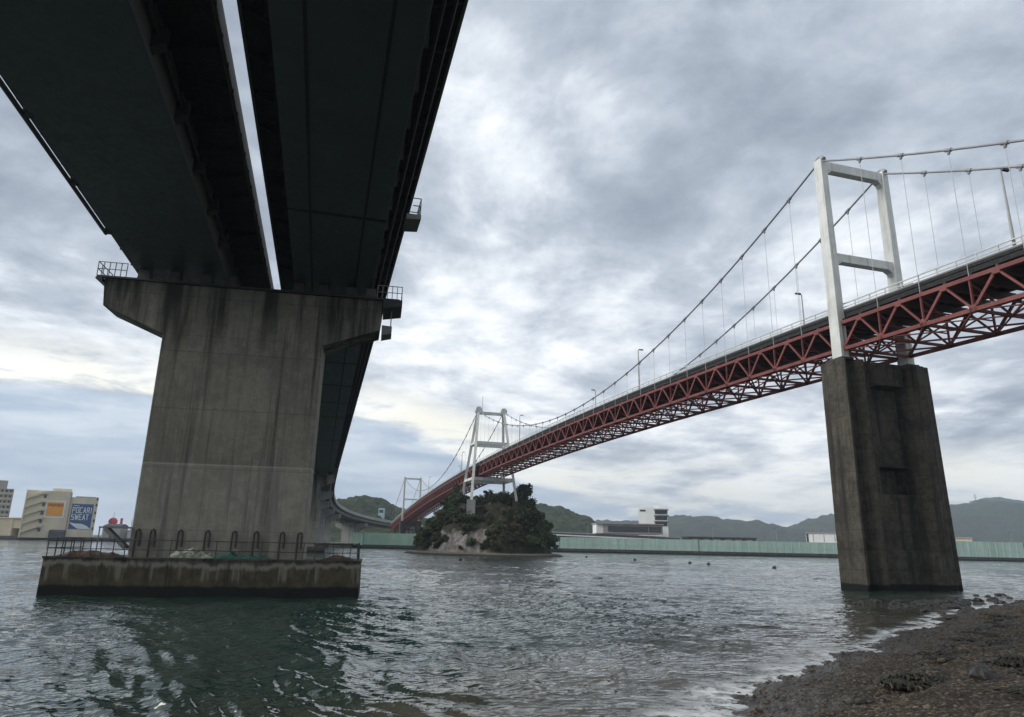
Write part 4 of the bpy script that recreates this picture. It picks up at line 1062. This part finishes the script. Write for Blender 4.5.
# radio mast on the far ridge
rm = thing('radio_mast', (2136,3195,226), 'slim radio mast on the distant ridge', 'mast')
m = MB(); m.tube([(2136,3195,222),(2136,3195,266)],1.6,6,True,.8); m.build('mast', M['dark_steel'], rm)
for zz_ in (248,256): m = MB(); m.tube([(2136,3195,zz_),(2136,3195,zz_+1.6)],9 if zz_==248 else 6,12); m.build('antenna_ring', M['lamp_steel'], rm)
rb = thing('hut', (2120,3188,222), 'tiny pale hut beside the radio mast', 'hut')
m = MB(); m.box((2108,3182,212),(2128,3194,228)); m.build('wall', M['bearing_pad'], rb); m = MB(); m.box((2106,3180,228.2),(2130,3196,230)); m.build('roof', M['dark_steel'], rb)

# ------------------------------------------------------------------ far shore: land, quays, fences, buildings
simple('land_ground', (.07,.068,.06), .95, .3, .05)
coast = [(-1400,380),(-420,392),(-262,402),(-150,430),(-118,438),(-104,392),(-96,350),(-74,337),(-68,331),(-43.5,331),(-20,338),(25,346),(93,346),(168,348),(255,350),(420,362),(900,420),(2600,900)]
m = MB(); back = [(x*1.0+(0 if abs(x)<500 else 0),4100) for x,y in coast]
n=len(coast); vs=[(x,y,1.35) for x,y in coast]+[(x,4100,1.35) for x,y in coast]; m.add(vs,[(k,k+1,k+1+n,k+n) for k in range(n-1)])
tag(m.build('far_shore', M['land_ground']), kind='structure')
def strip(name, pts, z0, z1, th, mat, par=None, mb=None):
    m = mb or MB()
    for (x0,y0),(x1,y1) in zip(pts[:-1],pts[1:]):
        d = Vector((x1-x0,y1-y0,0)).normalized(); n_ = Vector((-d.y,d.x,0))*th; a,b=Vector((x0,y0,0)),Vector((x1,y1,0))
        if isinstance(z1,tuple): pass
        m.hexa([a+Vector((0,0,z0)),b+Vector((0,0,z0)),b+n_+Vector((0,0,z0)),a+n_+Vector((0,0,z0)),a+Vector((0,0,z1)),b+Vector((0,0,z1)),b+n_+Vector((0,0,z1)),a+n_+Vector((0,0,z1))])
    return m if mb else m.build(name, mat, par)
tag(strip('quay_wall', coast[1:8], -1, 2.0, .8, M['quay_concrete']), 'low dark quay wall along the waterfront below the town', 'quay')
tag(strip('quay_wall', coast[8:12], -1, 1.7, .8, M['quay_concrete']), 'low dark quay below the green fence behind the islet', 'quay')
tag(strip('quay_wall', coast[11:], -1, 1.75, .8, M['quay_concrete']), 'long low dark quay wall under the long pale green fence', 'quay')
def fence_mat(name, a, b, per):
    w = NT(name); p = w.pos(); x,y,z = w.xyz(p)
    n = w.noise(w.scale(p,(1,1,.15)),.25,4,.6); f = w.noise(p,.9,4,.6)
    st = w.maprange(w.math('ABSOLUTE',w.math('SUBTRACT',w.math('FRACT',w.math('DIVIDE',x,per)),.5)),.44,.49)
    c = w.mix(w.maprange(n,.35,.65),a,b); c = w.mix(w.math('MULTIPLY',w.maprange(f,.5,.7),.25),c,tuple(k*.7 for k in a)); c = w.mix(w.math('MULTIPLY',st,.18),c,tuple(k*.5 for k in a))
    b_ = w.n('ShaderNodeBsdfPrincipled'); w.link(c,b_.inputs['Base Color']); b_.inputs['Roughness'].default_value = .6
    tr = w.n('ShaderNodeBsdfTranslucent'); w.link(c,tr.inputs['Color']); mx = w.n('ShaderNodeMixShader'); mx.inputs[0].default_value = .65
    w.link(b_.outputs[0],mx.inputs[1]); w.link(tr.outputs[0],mx.inputs[2]); w.link(mx.outputs[0],w.out.inputs['Surface']); M[name] = w.m
fence_mat('fence_green',(.64,.77,.69),(.74,.86,.79),3.); fence_mat('fence_jade',(.50,.68,.57),(.60,.76,.66),2.2)
def fence(pts, z0, z1, mat, label, step, top=True):
    o = thing('screen_fence',(pts[0][0],pts[0][1],z0),label,'fence')
    strip('panels', pts, z0, z1, .12, mat, o)
    m = MB(); k = MB()
    for (x0,y0),(x1,y1) in zip(pts[:-1],pts[1:]):
        L = math.hypot(x1-x0,y1-y0); nn=int(L/step)
        for i in range(nn+1):
            f=i/max(1,nn); x,y=x0+(x1-x0)*f,y0+(y1-y0)*f; m.box((x-.09,y-.22,z0-.02),(x+.09,y-.05,z1+.1+(.25*rng.random() if top else 0)))
        k.bar((x0,y0-.14,z1+.02),(x1,y1-.14,z1+.02),.1); k.bar((x0,y0-.14,z0+(z1-z0)*.45),(x1,y1-.14,z0+(z1-z0)*.45),.08)
    m.v += [] ; b0 = len(m.v); m.f += [tuple(i+b0 for i in f) for f in k.f]; m.m += k.m; m.v += k.v
    m.build('frame', M['rail_paint'], o)
fence([(-74,339),(-67.6,332.2),(-43.8,332.2)], 1.3, 6.9, M['fence_jade'], 'jade green ribbed fence left of the islet below the red truss', 3.)
fence([(-43.7,332.3),(-20,339),(25,347),(93,347),(168,349)], 1.4, 7.0, M['fence_green'], 'long pale green screen fence along the quay behind the islet', 4.)
fence([(168.3,349.1),(255,351),(420,363.5),(900,422)], 1.4, 9.0, M['fence_green'], 'taller pale green fence behind the big concrete pier', 3.4)

simple('wall_cream', (.70,.62,.46), .8, .12, .15, streak=True); simple('wall_white', (.74,.74,.72), .7, .08, .2); simple('wall_grey', (.33,.295,.265), .8, .12, .2); simple('wall_beige', (.50,.43,.31), .85, .12, .2)
simple('window_dark', (.03,.034,.04), .2, .2, .5); simple('roof_dark', (.045,.047,.052), .6, .15, .2); simple('sign_orange', (.85,.36,.02), .5, .06, .3); simple('sign_brown', (.30,.08,.01), .5, .1, .4)
simple('sign_blue', (.020,.085,.24), .5, .06, .3); simple('sign_white', (.78,.80,.82), .5, .05, .3); simple('red_sign', (.52,.05,.06), .5, .1, .5); simple('wall_teal', (.36,.52,.55), .6, .1, .2)
def block(name, loc, label, cat, group=None): return thing(name, loc, label, cat, group)
# factory with two painted panels
fa = block('factory_building',(-252,412,1.3),'cream factory building with orange and blue painted wall panels','building')
m = MB(); m.box((-275.9,404,1.3),(-250.6,440,27.2)); m.build('wall', M['wall_cream'], fa)
m = MB(); m.box((-250.57,404.6,1.3),(-234.6,440,24.2)); m.build('wall', M['wall_cream'], fa)
m = MB(); m.box((-262,410,27.2),(-251,436,29.0)); m.build('roof_parapet', M['wall_cream'], fa)
m = MB(); m.box((-248,406,24.21),(-236,436,24.9)); m.build('roof', M['wall_grey'], fa)
m = MB(); m.box((-250.9,403.7,1.3),(-250.3,403.98,26.8)); m.build('drain_pipe', M['wall_grey'], fa)
# zig-zag outdoor stair
for k in range(5):
    z0_ = 3.6+k*4.6; m = MB()
    m.hexa([(-275.5,402.0,z0_),(-266.5,402.0,z0_+3.3),(-266.5,403.95,z0_+3.3),(-275.5,403.95,z0_),(-275.5,402.0,z0_+1.3),(-266.5,402.0,z0_+4.6),(-266.5,403.95,z0_+4.6),(-275.5,403.95,z0_+1.3)])
    m.box((-266.48,402.0,z0_+3.3),(-264.3,403.95,z0_+4.6)); m.build('stair_flight', M['wall_cream'], fa)
    m = MB(); m.box((-266.2,403.96,z0_+1.0),(-264.5,403.995,z0_+2.9)); m.build('door', M['window_dark'], fa)
m = MB(); m.box((-275.6,401.9,1.3),(-275.0,403.95,26.0)); m.build('stair_column', M['wall_cream'], fa)
for zz_ in (6,10.5,15,19.5,23): 
    m = MB(); m.box((-235.8,404.3,zz_),(-234.9,404.58,zz_+1.6)); m.build('window', M['window_dark'], fa)
# each painted panel
b1 = thing('wall_sign',(-258.5,403.7,17),'orange square panel with a brown band on the cream factory wall','sign')
m = MB(); m.box((-264.2,403.8,12.2),(-253.2,403.97,21.8)); m.build('border', M['sign_white'], b1)
m = MB(); m.box((-263.3,403.65,13.2),(-254.0,403.797,21.0)); m.build('panel', M['sign_orange'], b1)
m = MB()
for i in range(10): m.box((-262.6+i*.85,403.6,18.6+.25*math.sin(i*1.7)),(-262.6+i*.85+.62,403.645,20.1+.2*math.sin(i*2.3)))
m.build('band', M['sign_brown'], b1)
b2 = thing('wall_sign',(-243,404.3,13.5),'blue panel reading POCARI SWEAT over a white wave','sign')
m = MB(); m.box((-249.4,404.4,6.4),(-236.9,404.57,20.6)); m.build('panel', M['sign_blue'], b2)
GL = {'P':[((0,0),(0,1)),((0,1),(.9,1)),((.9,1),(.9,.48)),((.9,.48),(0,.48))],'O':[((0,0),(0,1)),((0,1),(1,1)),((1,1),(1,0)),((1,0),(0,0))],
 'C':[((1,1),(0,1)),((0,1),(0,0)),((0,0),(1,0))],'A':[((0,0),(.5,1)),((.5,1),(1,0)),((.2,.34),(.8,.34))],'I':[((.5,0),(.5,1))],
 'R':[((0,0),(0,1)),((0,1),(.9,1)),((.9,1),(.9,.5)),((.9,.5),(0,.5)),((.4,.5),(1,0))],'S':[((1,1),(0,1)),((0,1),(0,.5)),((0,.5),(1,.5)),((1,.5),(1,0)),((1,0),(0,0))],
 'W':[((0,1),(.25,0)),((.25,0),(.5,.85)),((.5,.85),(.75,0)),((.75,0),(1,1))],'E':[((1,1),(0,1)),((0,1),(0,0)),((0,0),(1,0)),((0,.5),(.85,.5))],'T':[((0,1),(1,1)),((.5,1),(.5,0))]}
def text(word, x, z, h, w_, y, mat, par):
    m = MB(); st_ = .40; wid = {'I':.30,'W':1.35}; tot = sum(wid.get(c,1.) for c in word)+.58*(len(word)-1); k = (w_-st_)/tot; cx = x+st_/2; i = 0
    for c in word:
        lw = wid.get(c,1.)*k
        for (ax,ay),(bx,by) in GL[c]:
            a_ = Vector((cx+ax*lw, y-i*.004, z+st_/2+ay*(h-st_))); b_ = Vector((cx+bx*lw, y-i*.004, z+st_/2+by*(h-st_))); e = (b_-a_).normalized()*st_*.5; i += 1
            m.bar(a_-e*.98, b_+e*.98, .12, st_, (0,0,1)) if abs(e.z) < .3*abs(e.x) else m.bar(a_-e*.98, b_+e*.98, .12, st_, (1,0,0))
        cx += lw+.58*k
    m.build('lettering', mat, par)
text('POCARI', -248.8, 15.4, 3.3, 11.3, 404.28, M['sign_white'], b2); text('SWEAT', -248.8, 11.5, 3.3, 10.0, 404.28, M['sign_white'], b2)
m = MB(); m.box((-248.5,404.3,19.45),(-245.2,404.38,19.75)); m.build('stripe', M['sign_white'], b2)
m = MB(); top=[];bot=[]
for i in range(25):
    f=i/24; x=-249.3+12.3*f; a=10.4-3.6*f**.8+1.6*math.sin(f*math.pi)*f*1.4; b=max(6.5,10.2-5.4*min(1,f*1.35)**.75+ (1.2 if f>.8 else 0)*(f-.8)); top.append((x,a)); bot.append((x,min(b,a-.05)))
vs=[(x,404.3,z) for x,z in top]+[(x,404.3,z) for x,z in bot]+[(x,404.39,z) for x,z in top]+[(x,404.39,z) for x,z in bot]; n=25; fs=[]
for i in range(n-1): fs += [(i,i+1,n+i+1,n+i),(2*n+i,3*n+i,3*n+i+1,2*n+i+1),(i,2*n+i,2*n+i+1,i+1),(n+i,n+i+1,3*n+i+1,3*n+i)]
m.add(vs,fs); m.build('wave', M['sign_white'], b2)
# apartment tower
ap = block('apartment_tower',(-337,476,1.3),'grey-brown apartment tower at the left edge with banded windows','building')
m = MB(); m.box((-348,470,1.3),(-332.2,488,32.0)); m.build('wall', M['wall_grey'], ap); m = MB(); m.box((-344.5,474,32),(-337.5,484,37.5)); m.build('roof_house', M['wall_grey'], ap)
for k in range(8):
    m = MB(); m.box((-347.6,469.7,4+k*3.5),(-332.6,469.97,5.2+k*3.5)); m.build('balcony', M['wall_beige'], ap)
    for i in range(5): m = MB(); m.box((-347+i*3,469.9,5.3+k*3.5),(-345.2+i*3,469.99,6.9+k*3.5)); m.build('window', M['window_dark'], ap)
wh = block('warehouse',(-290,408,1.3),'low beige warehouse with a wide dark opening','building')
m = MB(); m.box((-312,404,1.3),(-282.6,430,11.6)); m.box((-282.6,404.3,6.2),(-273.0,430,11.3)); m.box((-282.6,410,1.3),(-273,430,6.2)); m.build('wall', M['wall_beige'], wh)
m = MB(); m.box((-312.4,403.6,11.6),(-272.8,430,12.1)); m.build('roof', M['wall_cream'], wh)
m = MB(); m.box((-282.4,409.9,1.4),(-273.2,409.98,6.1)); m.build('opening', M['window_dark'], wh)
# red and white tank building
tk = block('tank_house',(-240,432,1.3),'small white building topped by a red tank and post','building')
m = MB(); m.box((-245,428,1.3),(-233.5,440,9.2)); m.build('wall', M['wall_white'], tk)
m = MB(); m.ball((-240.2,432,11.4),2.5,14,9); m.tube([(-240.2,432,8.8),(-240.2,432,10)],1.3,10); m.build('tank', M['red_sign'], tk, True)
m = MB(); m.box((-236.4,431,9.2),(-235,433,13.6)); m.build('post', M['red_sign'], tk); m = MB(); m.tube([(-240.2,432,13),(-240.2,432,17)],.1,6); m.tube([(-230,432,1),(-230,432,13)],.15,6); m.build('aerial', M['dark_steel'], tk)
GB = 'low waterfront sheds along the town quay'
for i,(x0,x1,y0,z1,mt,rf,lb) in enumerate(((-330,-312.5,402,6.5,'wall_grey','roof_dark','grey shed at the far left end of the quay'),(-271,-262,399.5,5.2,'wall_grey','roof_dark','grey shed below the outdoor stair of the factory'),(-233.8,-224,410,8.6,'wall_grey','roof_dark','dark shed right of the factory'),(-223,-205,416,6.0,'wall_white','wall_grey','pale shed beside the tank building'),(-204,-180,422,5.0,'wall_grey','roof_dark','long grey shed half behind the massive pier'),(-258,-250,399.2,4.6,'roof_dark','roof_dark','small dark hut in front of the factory'))):
    o = block('shed',((x0+x1)/2,y0,1.3),lb,'shed',GB); yb = y0+ (8 if y0>401 else 2.6)
    m = MB(); m.box((x0,y0,1.3),(x1,yb,z1)); m.build('wall', M[mt], o)
    m = MB(); ym=(y0+yb)/2; m.add([(x0-.3,y0-.3,z1+.01),(x1+.3,y0-.3,z1+.01),(x1+.3,yb+.3,z1+.01),(x0-.3,yb+.3,z1+.01),(x0-.3,ym,z1+1.2),(x1+.3,ym,z1+1.2)],[(0,1,5,4),(2,3,4,5),(0,4,3),(1,2,5),(0,3,2,1)]); m.build('roof', M[rf], o)
    m = MB(); m.box(((x0+x1)/2-1.2,y0-.06,1.4),((x0+x1)/2+1.2,y0-.01,z1*.62)); m.build('door', M['window_dark'], o)
# race-course stand and offices behind the fence
st_ = block('grandstand',(60,424,1.3),'long dark-roofed grandstand behind the green fence','building')
m = MB(); m.box((18,424,1.3),(97,450,8.6)); m.build('wall', M['window_dark'], st_)
m = MB(); m.hexa([(14,418,9.7),(101,418,7.6),(99,452,8.8),(14,452,10.9),(14,418,10.5),(101,418,8.4),(99,452,9.6),(14,452,11.7)]); m.build('roof', M['roof_dark'], st_)
m = MB(); m.hexa([(14,417.9,8.9),(101,417.9,6.8),(101,418.6,6.8),(14,418.6,8.9),(14,417.9,9.6),(101,417.9,7.5),(101,418.6,7.5),(14,418.6,9.6)]); m.build('fascia', M['wall_white'], st_)
m = MB(); m.box((57,426,10.5),(93,446,16.0)); m.build('upper_hall', M['wall_grey'], st_); m = MB(); m.box((53,426.2,10.5),(56.97,445,16.0)); m.build('stair_hall', M['wall_white'], st_)
m = MB(); m.box((60,425.8,11.6),(92,425.97,14.9)); m.build('window', M['window_dark'], st_)
m = MB(); m.box((52.5,425,16.01),(93.5,447,16.6)); m.build('upper_roof', M['wall_grey'], st_)
of = block('office_block',(87,434,1.3),'white office block with dark balconies rising over the grandstand','building')
m = MB(); m.box((81.5,450,1.3),(102,468,27.6)); m.build('wall', M['wall_white'], of)
for k in range(3):
    m = MB(); m.box((93,449.7,16.2+k*3.7),(101.4,449.97,18.4+k*3.7)); m.build('window', M['window_dark'], of)
    m = MB(); m.box((92.4,448.6,18.6+k*3.7),(102.6,449.97,19.1+k*3.7)); m.build('balcony', M['roof_dark'], of)
m = MB(); m.box((82.5,449.8,25.2),(86.5,449.97,26.2)); m.build('wall_mark', M['roof_dark'], of)
m = MB(); m.box((92,452,27.61),(101,466,29)); m.build('roof_house', M['wall_white'], of)
lb_ = block('low_hall',(128,424,1.3),'long low dark hall behind the green fence right of the grandstand','building')
m = MB(); m.box((108,424,1.3),(148,440,8.9)); m.build('wall', M['roof_dark'], lb_); m = MB(); m.box((107.4,423.5,8.91),(148.6,440.5,9.7)); m.build('roof', M['roof_dark'], lb_)
for i in range(6): m = MB(); m.box((110+i*6.4,423.8,7.3),(114+i*6.4,423.97,8.4)); m.build('window', M['wall_grey'], lb_)
wb = block('white_hall',(190,434,1.3),'white box building behind the fence beside the big pier','building')
m = MB(); m.box((182,432,1.3),(204,450,13.2)); m.build('wall', M['wall_white'], wb); m = MB(); m.box((181.6,431.6,13.21),(204.4,450.4,13.8)); m.build('roof', M['wall_grey'], wb)
m = MB(); m.box((182.3,431.8,1.4),(183.4,431.97,13.0)); m.build('drain_pipe', M['roof_dark'], wb)
for i in range(3): m = MB(); m.box((186+i*6,431.85,8.6),(186.3+i*6,431.97,12.6)); m.build('wall_joint', M['wall_grey'], wb)
w2 = block('shed',(278,434,1.3),'small pale shed showing over the taller fence right of the pier','shed')
m = MB(); m.box((273,432,1.3),(283,442,12.0)); m.build('wall', M['wall_beige'], w2); m = MB(); m.box((272.6,431.6,12.01),(283.4,442.4,12.7)); m.build('roof', M['wall_grey'], w2)
bt = block('slim_tower',(-126,700,1.3),'slim pale blue tower before the wooded hill','tower')
m = MB(); m.box((-129,697,1.3),(-123.6,703,34.5)); m.build('shaft', M['wall_teal'], bt); m = MB(); m.box((-128.2,696.7,30),(-124.4,696.97,33)); m.build('window', M['window_dark'], bt)

def face(o, pivot, deg, sx=1.):
    p = Vector((pivot[0],pivot[1],0)); r = Matrix.Rotation(R_(deg),4,'Z') @ Matrix.Diagonal((sx,1,1,1))
    l = o.location.copy(); o.location = p + (r @ (Vector((l.x,l.y,0))-p).to_4d()).to_3d() + Vector((0,0,l.z)); o.rotation_euler.z = R_(deg); o.scale.x = sx
for o in (fa,b1,b2): face(o,(-254,402),32,.86)
face(ap,(-332.4,470),35,.8); face(wb,(193,431),-24); face(of,(99,450),-13,.9); face(w2,(278,432),-33,.85); face(tk,(-240,430),29)
GPL = 'lamp poles on the far shore behind the green fence'
for i,(x,y,h) in enumerate(((40,356,12),(71,358,12),(104,360,12),(137,362,12),(163,366,12),(228,366,13),(262,368,13),(300,372,13))):
    o = thing('light_pole',(x,y,1.35),'thin lamp pole rising behind the long green fence','lamp',GPL)
    m = MB(); m.tube([(x,y,1.35),(x,y,1.35+h)],.11,6,True,.06); m.build('post',M['lamp_steel'],o)
    m = MB(); m.bar((x-.1,y,1.35+h),(x-1.6,y-.4,1.55+h),.14,.1); m.build('lamp_head',M['dark_steel'],o)
# haze: the damp air over the strait
def haze():
    w = NT('haze_air'); v = w.n('ShaderNodeVolumePrincipled'); v.inputs['Color'].default_value = (.74,.86,1,1); v.inputs['Density'].default_value = .0002; v.inputs['Anisotropy'].default_value = .2
    w.link(v.outputs[0], w.out.inputs['Volume'])
    m = MB(); m.box((-4700,-4600,-3.6),(4700,4700,330)); tag(m.build('haze', w.m), 'thin pale air over the strait', None, None, 'stuff')
haze()
bpy.context.view_layer.update()
